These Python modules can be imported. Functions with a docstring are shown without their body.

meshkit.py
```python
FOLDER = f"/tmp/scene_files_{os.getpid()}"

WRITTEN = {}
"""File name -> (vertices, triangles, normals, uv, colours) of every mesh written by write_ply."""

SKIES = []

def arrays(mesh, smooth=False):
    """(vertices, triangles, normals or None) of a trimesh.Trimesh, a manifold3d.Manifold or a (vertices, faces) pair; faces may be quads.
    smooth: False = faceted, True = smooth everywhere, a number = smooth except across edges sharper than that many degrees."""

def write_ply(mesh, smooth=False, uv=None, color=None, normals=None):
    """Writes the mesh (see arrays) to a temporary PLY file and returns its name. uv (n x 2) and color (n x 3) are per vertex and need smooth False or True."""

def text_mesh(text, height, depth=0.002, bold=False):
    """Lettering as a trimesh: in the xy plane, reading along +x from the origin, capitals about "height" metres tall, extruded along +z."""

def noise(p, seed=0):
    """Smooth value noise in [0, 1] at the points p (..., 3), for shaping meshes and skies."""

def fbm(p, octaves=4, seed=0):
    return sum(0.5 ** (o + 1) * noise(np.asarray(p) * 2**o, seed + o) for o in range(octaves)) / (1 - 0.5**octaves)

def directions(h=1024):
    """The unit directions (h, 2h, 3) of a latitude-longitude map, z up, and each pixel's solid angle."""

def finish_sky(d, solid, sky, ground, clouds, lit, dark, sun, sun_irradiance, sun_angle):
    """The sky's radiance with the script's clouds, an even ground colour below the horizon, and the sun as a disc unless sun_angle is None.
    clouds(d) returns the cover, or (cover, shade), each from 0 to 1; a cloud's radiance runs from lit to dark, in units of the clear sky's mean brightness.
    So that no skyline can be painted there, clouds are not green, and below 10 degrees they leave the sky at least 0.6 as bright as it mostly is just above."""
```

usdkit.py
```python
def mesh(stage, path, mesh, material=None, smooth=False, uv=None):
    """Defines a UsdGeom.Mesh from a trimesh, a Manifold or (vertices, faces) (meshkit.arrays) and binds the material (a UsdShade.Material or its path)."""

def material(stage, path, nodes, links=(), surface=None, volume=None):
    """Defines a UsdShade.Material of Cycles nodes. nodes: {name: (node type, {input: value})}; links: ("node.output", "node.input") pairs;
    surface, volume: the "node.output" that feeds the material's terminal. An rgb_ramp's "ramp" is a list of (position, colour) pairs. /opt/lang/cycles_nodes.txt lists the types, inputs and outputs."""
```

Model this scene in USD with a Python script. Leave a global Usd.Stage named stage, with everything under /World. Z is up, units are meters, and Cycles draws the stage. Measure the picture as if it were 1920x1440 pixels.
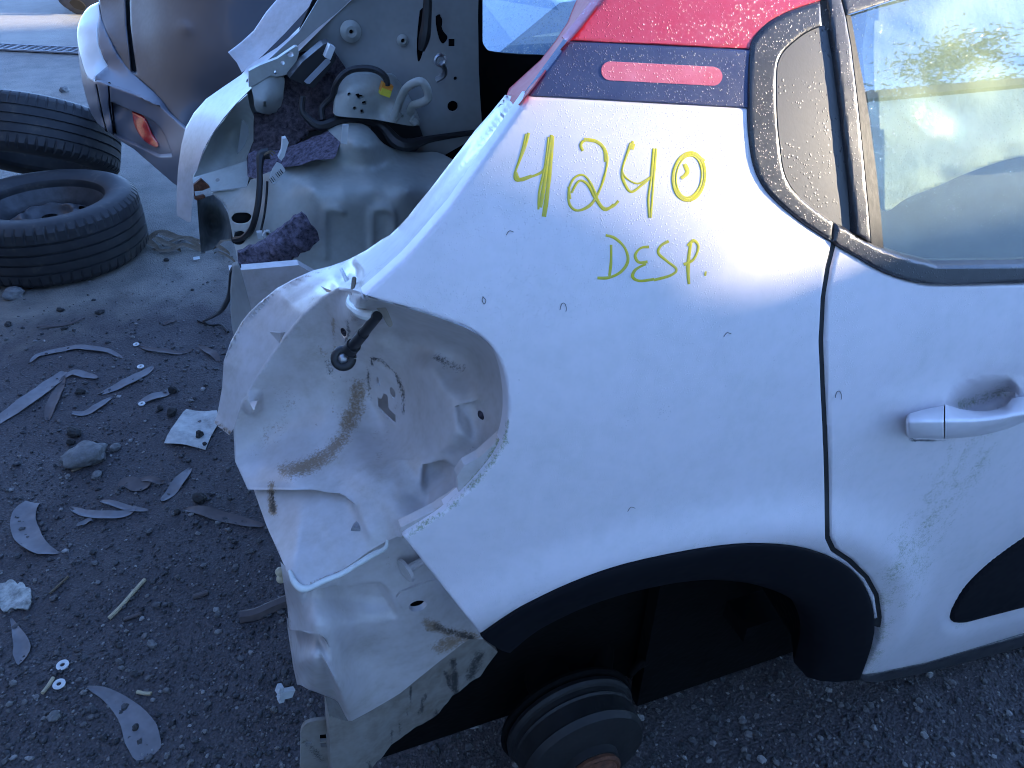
import math, random, numpy as np, trimesh, shapely, usdkit, meshkit
from shapely.geometry import Polygon, LineString, Point, MultiPolygon
from shapely.ops import unary_union
from scipy.interpolate import RBFInterpolator, PchipInterpolator
from pxr import Usd, UsdGeom, UsdLux, UsdShade, Gf, Vt, Sdf

stage = Usd.Stage.CreateInMemory()
UsdGeom.SetStageUpAxis(stage, UsdGeom.Tokens.z)
UsdGeom.SetStageMetersPerUnit(stage, 1.0)
UsdGeom.Xform.Define(stage, '/World')
stage.SetDefaultPrim(stage.GetPrimAtPath('/World'))
random.seed(7); RNG = np.random.default_rng(7)

# ------------------------------------------------------------------ camera
PITCH, ROLL, YAW, F, EYE = 34.75, 1.5, 21.5, 1446.0, np.array([0.0, -0.51, 1.46])
EXPOSURE = 4.06
_p, _r, _y = np.radians([PITCH, ROLL, YAW])
FW = np.array([math.sin(_y) * math.cos(_p), math.cos(_y) * math.cos(_p), -math.sin(_p)])
_R0 = np.array([math.cos(_y), -math.sin(_y), 0.0]); _U0 = np.cross(_R0, FW)
RT = math.cos(_r) * _R0 + math.sin(_r) * _U0
UP = np.cross(RT, FW)
cam = UsdGeom.Camera.Define(stage, '/World/camera')
_m = Gf.Matrix4d(*RT, 0, *UP, 0, *(-FW), 0, *EYE, 1)
cam.AddTransformOp().Set(_m)
cam.CreateHorizontalApertureAttr(36.0); cam.CreateVerticalApertureAttr(27.0)
cam.CreateFocalLengthAttr(36.0 * F / 1920)
cam.CreateClippingRangeAttr(Gf.Vec2f(0.02, 2000))
cam.CreateExposureAttr(EXPOSURE)

# ------------------------------------------------------------------ sky and sun
SUN_EL, SUN_AZ = math.radians(10), math.radians(71)      # azimuth measured from -Y towards +X
SUN = np.array([math.cos(SUN_EL) * math.sin(SUN_AZ), -math.cos(SUN_EL) * math.cos(SUN_AZ), math.sin(SUN_EL)])
sky = UsdLux.DomeLight.Define(stage, '/World/sky')
sky.CreateIntensityAttr(1.0)
skym = usdkit.material(stage, '/World/Looks/sky', {
    's': ('sky_texture', {'sky_type': 'single_scattering', 'sun_disc': False, 'sun_elevation': SUN_EL,
                          'sun_rotation': math.atan2(SUN[0], SUN[1]), 'altitude': 100.0, 'air_density': 0.22, 'aerosol_density': 0.0, 'ozone_density': 1.8}),
    'b': ('background_shader', {'strength': 0.15})}, [('s.color', 'b.color')], surface='b.background')
UsdShade.MaterialBindingAPI.Apply(sky.GetPrim()).Bind(skym)
sun = UsdLux.DistantLight.Define(stage, '/World/sun')
sun.CreateIntensityAttr(0.5); sun.CreateAngleAttr(0.5); sun.CreateColorAttr(Gf.Vec3f(0.9, 0.77, 0.58))
sun.CreateNormalizeAttr(True)
_z = SUN; _x = np.cross([0, 0, 1.0], _z); _x /= np.linalg.norm(_x); _yv = np.cross(_z, _x)
sun.AddTransformOp().Set(Gf.Matrix4d(*_x, 0, *_yv, 0, *_z, 0, 0, 0, 20, 1))

# ------------------------------------------------------------------ helpers
def rays(px, py):
    px, py = np.asarray(px, float)[..., None], np.asarray(py, float)[..., None]
    return FW + RT * (px - 960) / F - UP * (py - 720) / F

def project(P):
    d = np.asarray(P, float) - EYE; z = d @ FW
    return np.stack([960 + F * (d @ RT) / z, 720 - F * (d @ UP) / z], -1)

def at(px, py, axis, val):
    d = rays(px, py); t = (np.asarray(val) - EYE[axis]) / d[..., axis]
    return EYE + d * t[..., None]

def ground_at(px, py, z=0.0): return at(px, py, 2, z)

# the right-hand body side of the white car: inward depth y as a function of x (along) and z (height)
_pz = PchipInterpolator([.10, .20, .33, .48, .66, .84, .98, 1.08, 1.16, 1.24, 1.32, 1.40, 1.5, 1.7],
                        [.075, .05, .03, .013, .003, .0, .006, .018, .038, .066, .105, .152, .225, .42])
ARCH = np.array([.422, .339])
def body_y(x, z):
    y = _pz(np.clip(z, .1, 1.7)) + .30 * np.maximum(0, .55 - x) ** 2 + .012 * np.maximum(0, x - 1.0) ** 2
    r = np.hypot(x - ARCH[0], z - ARCH[1]) - .47
    return y - .015 * np.exp(-(r / .04) ** 2) * np.clip((z - .1) / .3, 0, 1)

def side(off=0.0):
    """function pixel -> point on the body side, 'off' metres inside it (negative: proud of it)"""
    def fn(px, py):
        d = rays(px, py); y = np.full(d.shape[:-1], .05)
        for _ in range(40):
            P = EYE + d * ((y - EYE[1]) / d[..., 1])[..., None]
            o = off(np.asarray(px, float), np.asarray(py, float)) if callable(off) else off
            y = .45 * y + .55 * (body_y(P[..., 0], P[..., 2]) + o)
        return EYE + d * ((y - EYE[1]) / d[..., 1])[..., None]
    return fn

def relief(ctrl, smooth=0.0):
    """function pixel -> point of a pressed sheet whose inward depth y is known at control points; ('s', v) means v inside the body side"""
    c = np.array([(a, b) for a, b, _ in ctrl], float)
    s = side(0.0)(c[:, 0], c[:, 1])[:, 1]
    v = np.array([s[i] + q[1] if isinstance(q, tuple) else q for i, (_, _, q) in enumerate(ctrl)], float)
    f = RBFInterpolator(c / 100, v, kernel='thin_plate_spline', smoothing=smooth)
    def fn(px, py):
        px, py = np.asarray(px, float), np.asarray(py, float)
        y = f(np.stack([px.ravel(), py.ravel()], 1) / 100).reshape(px.shape)
        return at(px, py, 1, y)
    return fn

def flat(y, gx=0.0, gy=0.0, x0=0, y0=0):
    return lambda px, py: at(px, py, 1, y + gx * (np.asarray(px, float) - x0) / 100 + gy * (np.asarray(py, float) - y0) / 100)

def smooth_poly(pts, n=8, closed=True):
    """Catmull-Rom curve through points"""
    p = np.array(pts, float); m = len(p); out = []
    for i in range(m if closed else m - 1):
        g = (lambda k: p[k % m]) if closed else (lambda k: p[min(max(k, 0), m - 1)])
        a, b, c, d = g(i - 1), g(i), g(i + 1), g(i + 2)
        for t in np.linspace(0, 1, n, endpoint=False):
            out.append(.5 * ((2 * b) + (c - a) * t + (2 * a - 5 * b + 4 * c - d) * t * t + (3 * b - a - 3 * c + d) * t ** 3))
    if not closed: out.append(p[-1])
    return np.array(out)

def curve(pts, n=8): return [tuple(q) for q in smooth_poly(pts, n, False)]

def polys(g):
    if g.is_empty: return []
    return [q for q in getattr(g, 'geoms', [g]) if q.geom_type == 'Polygon' and q.area > 1e-6]

def patch(poly, fn, cell=10.0, roll=0.0, roll_h=0.004, holes=(), skirt=0.002, skirt_dir=(0, 1, 0), bump=None):
    """a sheet over a traced outline: gridded, laid on fn, its rim turned in by 'skirt' metres"""
    poly = Polygon(poly) if not isinstance(poly, (Polygon, MultiPolygon)) else poly
    poly = poly.buffer(0)
    for h in holes: poly = poly.difference(Polygon(h).buffer(0))
    pieces = [poly]
    if roll:
        a, b = poly.buffer(-roll * .35), poly.buffer(-roll)
        pieces = [b, a.difference(b), poly.difference(a)]
    V, T = [], []
    for g in pieces:
        for q0 in polys(g):
            x0, y0, x1, y1 = q0.bounds
            gx, gy = np.arange(math.floor(x0 / cell), math.ceil(x1 / cell)) * cell, np.arange(math.floor(y0 / cell), math.ceil(y1 / cell)) * cell
            X, Y = (a.ravel() for a in np.meshgrid(gx, gy))
            B = shapely.box(X, Y, X + cell, Y + cell); shapely.prepare(q0)
            inside = shapely.contains_properly(q0, B)
            for x, y in zip(X[inside], Y[inside]):
                k = len(V); V += [(x, y), (x + cell, y), (x + cell, y + cell), (x, y + cell)]; T += [(k, k + 1, k + 2), (k, k + 2, k + 3)]
            rest = B[~inside]; rest = rest[shapely.intersects(q0, rest)]
            for r in shapely.intersection(rest, q0):
                for s in polys(r):
                    vv, ff = trimesh.creation.triangulate_polygon(s, engine='earcut')
                    k = len(V); V += [tuple(v) for v in vv]; T += [tuple(np.array(f) + k) for f in ff]
    V, T = np.array(V), np.array(T)
    _, first, inv = np.unique(np.round(V, 2), axis=0, return_index=True, return_inverse=True)
    V, T = V[first], inv.ravel()[T]
    T = T[(T[:, 0] != T[:, 1]) & (T[:, 1] != T[:, 2]) & (T[:, 0] != T[:, 2])]
    P = fn(V[:, 0], V[:, 1])
    if roll:
        d = shapely.distance(poly.boundary, shapely.points(V)) / roll
        P = P + np.array([0, 1.0, 0]) * (roll_h * (1 - np.sqrt(np.clip(1 - (1 - np.clip(d, 0, 1)) ** 2, 0, 1))))[:, None]
    if bump is not None: P = P + bump(V)
    n = np.cross(P[T[:, 1]] - P[T[:, 0]], P[T[:, 2]] - P[T[:, 0]])
    back = ((P[T[:, 0]] - EYE) * n).sum(1) > 0
    T[back] = T[back][:, ::-1]
    if skirt:
        E_ = np.vstack([T[:, [0, 1]], T[:, [1, 2]], T[:, [2, 0]]])
        key = np.sort(E_, 1); _, idx, cnt = np.unique(key, axis=0, return_index=True, return_counts=True)
        rim = E_[idx[cnt == 1]]
        ids = np.unique(rim); m = {v: i for i, v in enumerate(ids)}
        base = len(P); P = np.vstack([P, P[ids] + np.array(skirt_dir, float) * skirt])
        a, b = rim[:, 0], rim[:, 1]; a2 = np.array([m[v] for v in a]) + base; b2 = np.array([m[v] for v in b]) + base
        T = np.vstack([T, np.stack([b, a, a2], 1), np.stack([b, a2, b2], 1)])
    return trimesh.Trimesh(P, T, process=False)

def tube(pts, r, n=8, smooth=4, cap=True):
    """round wire or hose through 3-D points; r one radius or one per point"""
    p = np.array(pts, float); r = np.broadcast_to(np.asarray(r, float), (len(p),)).astype(float)
    if smooth > 1 and len(p) > 2:
        q = smooth_poly(np.hstack([p, r[:, None]]), smooth, False); p, r = q[:, :3], q[:, 3]
    t = np.gradient(p, axis=0); t /= np.maximum(np.linalg.norm(t, axis=1, keepdims=True), 1e-9)
    u = np.cross(t[0], [0, 0, 1.0]); u = u if np.linalg.norm(u) > 1e-3 else np.cross(t[0], [1.0, 0, 0])
    V = []
    for i in range(len(p)):
        u = u - t[i] * (u @ t[i]); u /= np.linalg.norm(u); w = np.cross(t[i], u)
        a = np.arange(n) * 2 * math.pi / n
        V.append(p[i] + r[i] * (np.cos(a)[:, None] * u + np.sin(a)[:, None] * w))
    V = np.vstack(V); T = []
    for i in range(len(p) - 1):
        for k in range(n):
            a, b = i * n + k, i * n + (k + 1) % n
            T += [(a, b, b + n), (a, b + n, a + n)]
    if cap:
        c = len(V); V = np.vstack([V, p[0], p[-1]]); l = (len(p) - 1) * n
        for k in range(n):
            T += [(c, (k + 1) % n, k), (c + 1, l + k, l + (k + 1) % n)]
    return trimesh.Trimesh(V, np.array(T), process=False)

def lathe(prof, n=48, axis='z', wobble=None):
    """profile of (radius, height) turned round the axis"""
    prof = np.array(prof, float); a = np.arange(n) * 2 * math.pi / n
    R = np.repeat(prof[:, 0][:, None], n, 1); Z = np.repeat(prof[:, 1][:, None], n, 1)
    if wobble is not None: R, Z = wobble(R, Z, a)
    V = np.stack([R * np.cos(a), R * np.sin(a), Z], -1).reshape(-1, 3)
    T = []
    for i in range(len(prof) - 1):
        for k in range(n):
            p, q = i * n + k, i * n + (k + 1) % n
            T += [(p, q, q + n), (p, q + n, p + n)]
    m = trimesh.Trimesh(V, np.array(T), process=False)
    if axis == '-y': m.apply_transform(trimesh.transformations.rotation_matrix(math.pi / 2, [1, 0, 0]))   # +z -> -y
    return m

def loft(rings, closed=True):
    rings = [np.array(r, float) for r in rings]; n = len(rings[0]); V = np.vstack(rings); T = []
    for i in range(len(rings) - 1):
        for k in range(n if closed else n - 1):
            a, b = i * n + k, i * n + (k + 1) % n
            T += [(a, b, b + n), (a, b + n, a + n)]
    return trimesh.Trimesh(V, np.array(T), process=False)

def box(c, s, rot=None):
    m = trimesh.creation.box(s)
    if rot is not None: m.apply_transform(trimesh.transformations.euler_matrix(*rot))
    m.apply_translation(c); return m

def rounded_box(c, s, r=.004, rot=None):
    h = np.array(s) / 2 - r; pts = []
    b = trimesh.creation.icosphere(1, r).vertices
    for sx in (-1, 1):
        for sy in (-1, 1):
            for sz in (-1, 1): pts.append(b + h * [sx, sy, sz])
    m = trimesh.convex.convex_hull(np.vstack(pts))
    if rot is not None: m.apply_transform(trimesh.transformations.euler_matrix(*rot))
    m.apply_translation(c); return m

cat = trimesh.util.concatenate

def ellipse(cx, cy, a, b, rot=0, n=20):
    t = np.arange(n) * 2 * math.pi / n; c, s = math.cos(math.radians(rot)), math.sin(math.radians(rot))
    return [(cx + a * math.cos(q) * c - b * math.sin(q) * s, cy + a * math.cos(q) * s + b * math.sin(q) * c) for q in t]

_taken = {}
def numbered(path):
    k = _taken.get(path); _taken[path] = 0 if k is None else k + 1
    return path if k is None else f'{path}_{k + 1:03d}'

ORIGIN = {}
def tag(prim, label=None, category=None, group=None, kind=None):
    for k, v in (('label', label), ('category', category), ('group', group), ('kind', kind)):
        if v: prim.SetCustomDataByKey(k, v)
    return prim

def thing(name, origin, label, category, group=None):
    path = numbered('/World/' + name); x = UsdGeom.Xform.Define(stage, path)
    x.AddTranslateOp().Set(Gf.Vec3d(*map(float, origin))); ORIGIN[path] = np.array(origin, float)
    tag(x.GetPrim(), label, category, group); return path

def obj(name, mesh, mat, parent='/World', smooth=35, mask=None, label=None, category=None, group=None, kind=None):
    path = numbered(parent + '/' + name)
    root = '/' + '/'.join(path.split('/')[1:3])
    if hasattr(mesh, 'to_mesh'): v, f, _ = meshkit.arrays(mesh); mesh = trimesh.Trimesh(v, f, process=False)
    o = ORIGIN.get(root)
    if parent == '/World' and o is None and kind != 'structure' and kind != 'stuff':      # a thing of one mesh: stand it at its base
        b = mesh.bounds; o = np.array([b[:, 0].mean(), b[:, 1].mean(), b[0, 2]]); own = True
    else: own = False
    m2 = mesh if o is None else trimesh.Trimesh(np.array(mesh.vertices) - o, mesh.faces, process=False)
    prim = usdkit.mesh(stage, path, m2, mat, smooth=smooth)
    if own: UsdGeom.Xformable(prim).AddTranslateOp().Set(Gf.Vec3d(*map(float, o))); ORIGIN[path] = o
    if mask is not None:
        P = np.array(prim.GetPointsAttr().Get()) + (0 if o is None else o)
        UsdGeom.PrimvarsAPI(prim).CreatePrimvar('mask', Sdf.ValueTypeNames.Color3fArray, 'vertex').Set(Vt.Vec3fArray.FromNumpy(mask(P).astype(np.float32)))
    tag(prim.GetPrim(), label, category, group, kind); return path

def brush(*strokes):
    """stains of their own shape, and one painted shade line, on a part: (channel 0..2, polyline, half-width, strength)"""
    def fn(P):
        q = project(P); pts = shapely.points(q); out = np.zeros((len(P), 3))
        for ch, line, w, s in strokes:
            g = LineString(line) if len(line) > 1 else Point(line[0])
            d = shapely.distance(g, pts) / w
            out[:, ch] = np.maximum(out[:, ch], s * np.clip(1.15 - d, 0, 1))
        return out
    return fn

# ------------------------------------------------------------------ materials
class Mat:
    def __init__(s): s.n, s.l = {}, []
    def add(s, name, kind, links=None, **inp):
        s.n[name] = (kind, inp)
        for k, v in (links or {}).items(): s.l.append((v, f'{name}.{k}'))
        return name
    def build(s, name, surface, volume=None): return usdkit.material(stage, '/World/Looks/' + name, s.n, s.l, surface=surface, volume=volume)

def noise(M, name, scale, detail=4.0, rough=.55, stretch=None):
    src = 'geo.position'
    if 'geo' not in M.n: M.add('geo', 'geometry')
    if stretch is not None: M.add(name + 'm', 'mapping', {'vector': src}, scale=stretch); src = name + 'm.vector'
    M.add(name, 'noise_texture', {'vector': src}, scale=scale, detail=detail, roughness=rough); return name + '.fac'

def ramp(M, name, fac, stops): M.add(name, 'rgb_ramp', {'fac': fac}, ramp=stops); return name + '.color'
def mixc(M, name, fac, a, b, mode='mix'):
    links, kw = {}, {'blend_type': mode}
    for k, v in (('fac', fac), ('a', a), ('b', b)):
        if isinstance(v, str): links[k] = v
        else: kw[k] = v
    M.add(name, 'mix_color', links, **kw); return name + '.result'
def math_(M, name, op, a, b=0.5, c=0.0, clamp=False):
    links, kw = {}, {'math_type': op, 'use_clamp': clamp}
    for k, v in (('value1', a), ('value2', b), ('value3', c)):
        if isinstance(v, str): links[k] = v
        else: kw[k] = v
    M.add(name, 'math', links, **kw); return name + '.value'
def dew(M, scale, cover=.55, cov_scale=9.0, name='dew'):
    """height of small water beads, in drifts"""
    if 'geo' not in M.n: M.add('geo', 'geometry')
    M.add(name + 'v', 'voronoi_texture', {'vector': 'geo.position'}, scale=scale, feature='f1', randomness=1.0)
    M.add(name + 'w', 'white_noise_texture', {'vector': name + 'v.position'}, dimensions='3D')
    r = math_(M, name + 'r', 'multiply_add', name + 'w.value', .34, .08)
    d = math_(M, name + 'd', 'subtract', r, name + 'v.distance')
    h = math_(M, name + 'h', 'multiply', d, 3.0, clamp=True)
    c = noise(M, name + 'c', cov_scale, 3.0)
    M.add(name + 'cm', 'map_range', {'value': c}, from_min=cover - .06, from_max=cover + .06, to_min=0.0, to_max=1.0, clamp=True)
    h = math_(M, name + 'x', 'multiply', h, name + 'cm.result')
    return math_(M, name + 's', 'power', h, .7)

def paint(name, color, rough=.28, coat=.6, dirt=(.42, .40, .34), dirt_amt=.25, beads=None, metallic=0.0, mask=False, algae=(.20, .23, .09), grime=(.23, .15, .085), soot_and_shade=(.018, .017, .018), spec=.5, base_noise=6.0, bead_color=None):
    M = Mat(); n1 = noise(M, 'n1', base_noise, 6.0, .62); n2 = noise(M, 'n2', 55.0, 5.0, .7)
    f = ramp(M, 'r1', n1, [(.38, (0, 0, 0)), (.72, (1, 1, 1))])
    f = math_(M, 'm1', 'multiply', 'r1.color' if False else n1, dirt_amt * 1.6)
    f = math_(M, 'm2', 'multiply', f, n2, clamp=True)
    f = math_(M, 'm3', 'multiply', f, 1.7, clamp=True)
    c = mixc(M, 'c1', f, color, dirt)
    rv = math_(M, 'rv', 'multiply_add', n2, .22, rough - .09)
    if mask:
        M.add('att', 'attribute', attribute='mask'); M.add('sp', 'separate_color', {'color': 'att.color'})
        n3 = noise(M, 'n3', 330.0, 6.0, .8); n4 = noise(M, 'n4', 38.0, 5.0, .65)
        s = math_(M, 'nn', 'multiply_add', n3, 1.7, -1.35); s = math_(M, 'nn2', 'multiply_add', n4, 1.0, s)
        for ch, col, nm in (('r', grime, 'g'), ('g', algae, 'a'), ('b', soot_and_shade, 's')):
            t = math_(M, nm + 't', 'add', f'sp.{ch}', s)
            M.add(nm + 'mr', 'map_range', {'value': t}, from_min=.60, from_max=.92, to_min=0.0, to_max=.92 if ch != 'g' else .8, clamp=True)
            amt = nm + 'mr.result'
            c = mixc(M, nm + 'c', amt, c, col)
    h = math_(M, 'hb', 'multiply', noise(M, 'n5', 420.0, 3.0), .10)
    dist = .0006
    if beads:
        dh = dew(M, *beads); h = math_(M, 'hs', 'add', h, dh); dist = .0012
        if bead_color: c = mixc(M, 'bdc', math_(M, 'bdk', 'multiply', dh, 1.6, clamp=True), c, bead_color)
    M.add('bump', 'bump', {'height': h}, strength=.42 if beads else .18, distance=dist)
    M.add('p', 'principled_bsdf', {'base_color': c, 'roughness': rv, 'normal': 'bump.normal', 'coat_normal': 'bump.normal'}, metallic=metallic, coat_weight=coat, coat_roughness=.12, ior=1.5, specular_ior_level=spec)
    return M.build(name, 'p.BSDF')

def plain(name, color, rough=.6, metallic=0.0, vary=.35, scale=30.0, bump=.2, dist=.001, color2=None, bscale=180.0, coat=0.0, spec=.5):
    M = Mat(); n = noise(M, 'n', scale, 6.0, .65); b = noise(M, 'b', bscale, 5.0, .65)
    c2 = color2 or tuple(x * (1 - vary) for x in color)
    c = ramp(M, 'r', n, [(.30, c2), (.68, color)])
    M.add('bump', 'bump', {'height': b}, strength=bump, distance=dist)
    rr = math_(M, 'rr', 'multiply_add', b, .25, rough - .12)
    M.add('p', 'principled_bsdf', {'base_color': c, 'roughness': rr, 'normal': 'bump.normal'}, metallic=metallic, coat_weight=coat, coat_roughness=.1, specular_ior_level=spec)
    return M.build(name, 'p.BSDF')

MAT = {}
MAT['white'] = paint('white_paint', (.79, .715, .745), .36, .25, dirt=(.48, .49, .46), dirt_amt=.45, beads=(520.0, .49, 7.0), mask=True)
MAT['white_in'] = paint('white_inner_sheet', (.60, .555, .56), .36, .25, dirt=(.37, .32, .27), dirt_amt=.75, mask=True, base_noise=9.0)
MAT['primer'] = paint('grey_inner_sheet', (.42, .43, .385), .42, .15, dirt=(.22, .22, .19), dirt_amt=.5, mask=True)
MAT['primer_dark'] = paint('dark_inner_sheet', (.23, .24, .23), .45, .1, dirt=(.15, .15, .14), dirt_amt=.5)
MAT['red'] = paint('red_paint', (.46, .011, .024), .22, .9, dirt=(.46, .08, .12), dirt_amt=.3, beads=(480.0, .46, 12.0))
MAT['red_matte'] = paint('red_inner_edge', (.42, .012, .022), .6, .0, spec=.2, dirt=(.2, .03, .03), dirt_amt=.3)
MAT['blue'] = paint('blue_decal', (.013, .020, .075), .36, .25, dirt=(.05, .07, .14), dirt_amt=.4, beads=(520.0, .43, 14.0))
MAT['dash'] = paint('red_decal', (.50, .045, .06), .32, .5, dirt=(.62, .2, .26), dirt_amt=.6, beads=(500.0, .46, 12.0))
MAT['trim'] = paint('black_trim', (.018, .018, .020), .33, .3, dirt=(.05, .05, .055), dirt_amt=.4, beads=(420.0, .33, 10.0))
MAT['applique'] = paint('dewy_applique', (.055, .055, .060), .5, .2, dirt=(.05, .05, .05), dirt_amt=.6, beads=(300.0, .53, 22.0), base_noise=22.0, bead_color=(.008, .008, .009))
MAT['cladding'] = paint('black_cladding', (.0035, .0035, .0055), .55, .0, spec=.12, dirt=(.012, .012, .014), dirt_amt=.5)
MAT['rubber'] = plain('black_rubber', (.014, .014, .015), .6, bump=.3)
MAT['under'] = plain('underseal', (.006, .006, .006), .9, vary=.5, bump=.8, dist=.004, bscale=60, spec=.1)
MAT['dirty_rail'] = paint('muddy_rail', (.30, .28, .25), .7, .0, dirt=(.16, .13, .10), dirt_amt=.9, mask=True, soot_and_shade=(.01, .01, .011), base_noise=14.0)
MAT['sealant'] = plain('seam_sealant', (.66, .66, .62), .5, vary=.25, bump=.5, dist=.002, bscale=90)
MAT['crayon'] = plain('yellow_marker', (.62, .52, .008), .65, scale=190, color2=(.50, .45, .08), bump=.5, dist=.0005, bscale=500)
MAT['felt'] = plain('grey_felt', (.24, .21, .27), .95, scale=95, color2=(.035, .03, .04), bump=1.0, dist=.006, bscale=170, spec=.1)
MAT['felt_dark'] = plain('dark_felt', (.11, .09, .10), .95, scale=80, color2=(.02, .016, .018), bump=1.0, dist=.006, bscale=150, spec=.1)
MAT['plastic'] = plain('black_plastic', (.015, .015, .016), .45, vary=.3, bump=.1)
MAT['label'] = plain('paper_label', (.62, .64, .62), .6, vary=.12, bump=.05)
MAT['ink'] = plain('black_ink', (.03, .03, .03), .6)
MAT['galv'] = plain('bare_steel', (.45, .45, .46), .35, metallic=.9, vary=.3, bump=.3)
MAT['rust'] = plain('rust', (.16, .055, .025), .85, vary=.65, scale=70, bump=.9, dist=.003, bscale=120)
MAT['drum'] = plain('drum_iron', (.022, .021, .021), .55, metallic=.2, vary=.5, bump=.4, dist=.001)
MAT['chrome'] = plain('bright_cap', (.75, .76, .80), .22, metallic=.9, vary=.1, bump=.05)
MAT['orange'] = plain('orange_plug', (.75, .28, .03), .5)
MAT['yellow'] = plain('yellow_plug', (.70, .60, .05), .5)
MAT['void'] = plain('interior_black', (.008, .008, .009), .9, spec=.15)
MAT['airbag'] = plain('cream_cloth', (.50, .47, .38), .9, vary=.14, scale=12, bump=.5, dist=.006, bscale=22)
MAT['bark'] = plain('bark', (.20, .15, .10), .9, vary=.5, scale=60, bump=.8, dist=.003)
MAT['leaf_grey'] = plain('grey_leaf', (.185, .175, .18), .55, vary=.3, scale=45, bump=.3, dist=.001)
MAT['leaf_brown'] = plain('brown_leaf', (.105, .08, .075), .6, vary=.35, scale=45, bump=.3, dist=.001)
MAT['straw'] = plain('straw', (.48, .40, .26), .7, vary=.25, scale=90)
MAT['card'] = paint('white_card', (.62, .62, .58), .7, 0, dirt=(.25, .24, .22), dirt_amt=.8, base_noise=30.0)
MAT['stone'] = plain('stone', (.20, .195, .19), .85, vary=.45, scale=60, bump=.8, dist=.003, bscale=150)
MAT['stone_dark'] = plain('dark_stone', (.045, .042, .04), .9, vary=.5, scale=60, bump=.8, dist=.003, bscale=150)
MAT['washer'] = plain('nylon_washer', (.68, .68, .66), .5, vary=.15)
MAT['clear_plastic'] = plain('milky_plastic', (.50, .52, .52), .3, vary=.2)
MAT['brown_metal'] = paint('dark_metallic_paint', (.030, .031, .038), .40, .14, dirt=(.05, .05, .054), dirt_amt=.4, metallic=.1, base_noise=5.0)
MAT['bumper'] = paint('grey_bumper_plastic', (.085, .088, .11), .42, .1, dirt=(.16, .16, .17), dirt_amt=.4)
MAT['bumper_dark'] = paint('dark_bumper_plastic', (.035, .036, .042), .5, .1, dirt=(.08, .08, .08), dirt_amt=.4)
MAT['silver'] = paint('silver_trim', (.72, .74, .72), .30, .3, dirt=(.5, .52, .5), dirt_amt=.3)
MAT['reflector'] = plain('red_reflector', (.52, .012, .012), .25, vary=.25, coat=.7)
MAT['steel_wheel'] = plain('wheel_steel', (.06, .06, .065), .42, metallic=.2, vary=.6, scale=25, bump=.3)
MAT['sky_blue_car'] = paint('blue_car_paint', (.02, .16, .42), .25, .9)
MAT['grate'] = plain('grate_steel', (.30, .30, .31), .55, metallic=.4, vary=.3)
MAT['wall'] = plain('shade_wall', (.55, .53, .48), .9, vary=.2, scale=3)
MAT['roof'] = plain('shade_coping', (.22, .10, .07), .9, vary=.3, scale=8)
MAT['trunk'] = plain('tree_bark', (.16, .13, .10), .9, vary=.4, scale=12)

def tyre_mat():
    M = Mat(); n = noise(M, 'n', 16, 6, .7); b = noise(M, 'b', 120, 4)
    c = ramp(M, 'r', n, [(.40, (.012, .012, .014)), (.58, (.022, .021, .022)), (.76, (.085, .068, .05))])
    M.add('bump', 'bump', {'height': b}, strength=.25, distance=.001)
    M.add('p', 'principled_bsdf', {'base_color': c, 'normal': 'bump.normal'}, roughness=.55)
    return M.build('tyre_rubber', 'p.BSDF')
MAT['tyre'] = tyre_mat()

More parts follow.
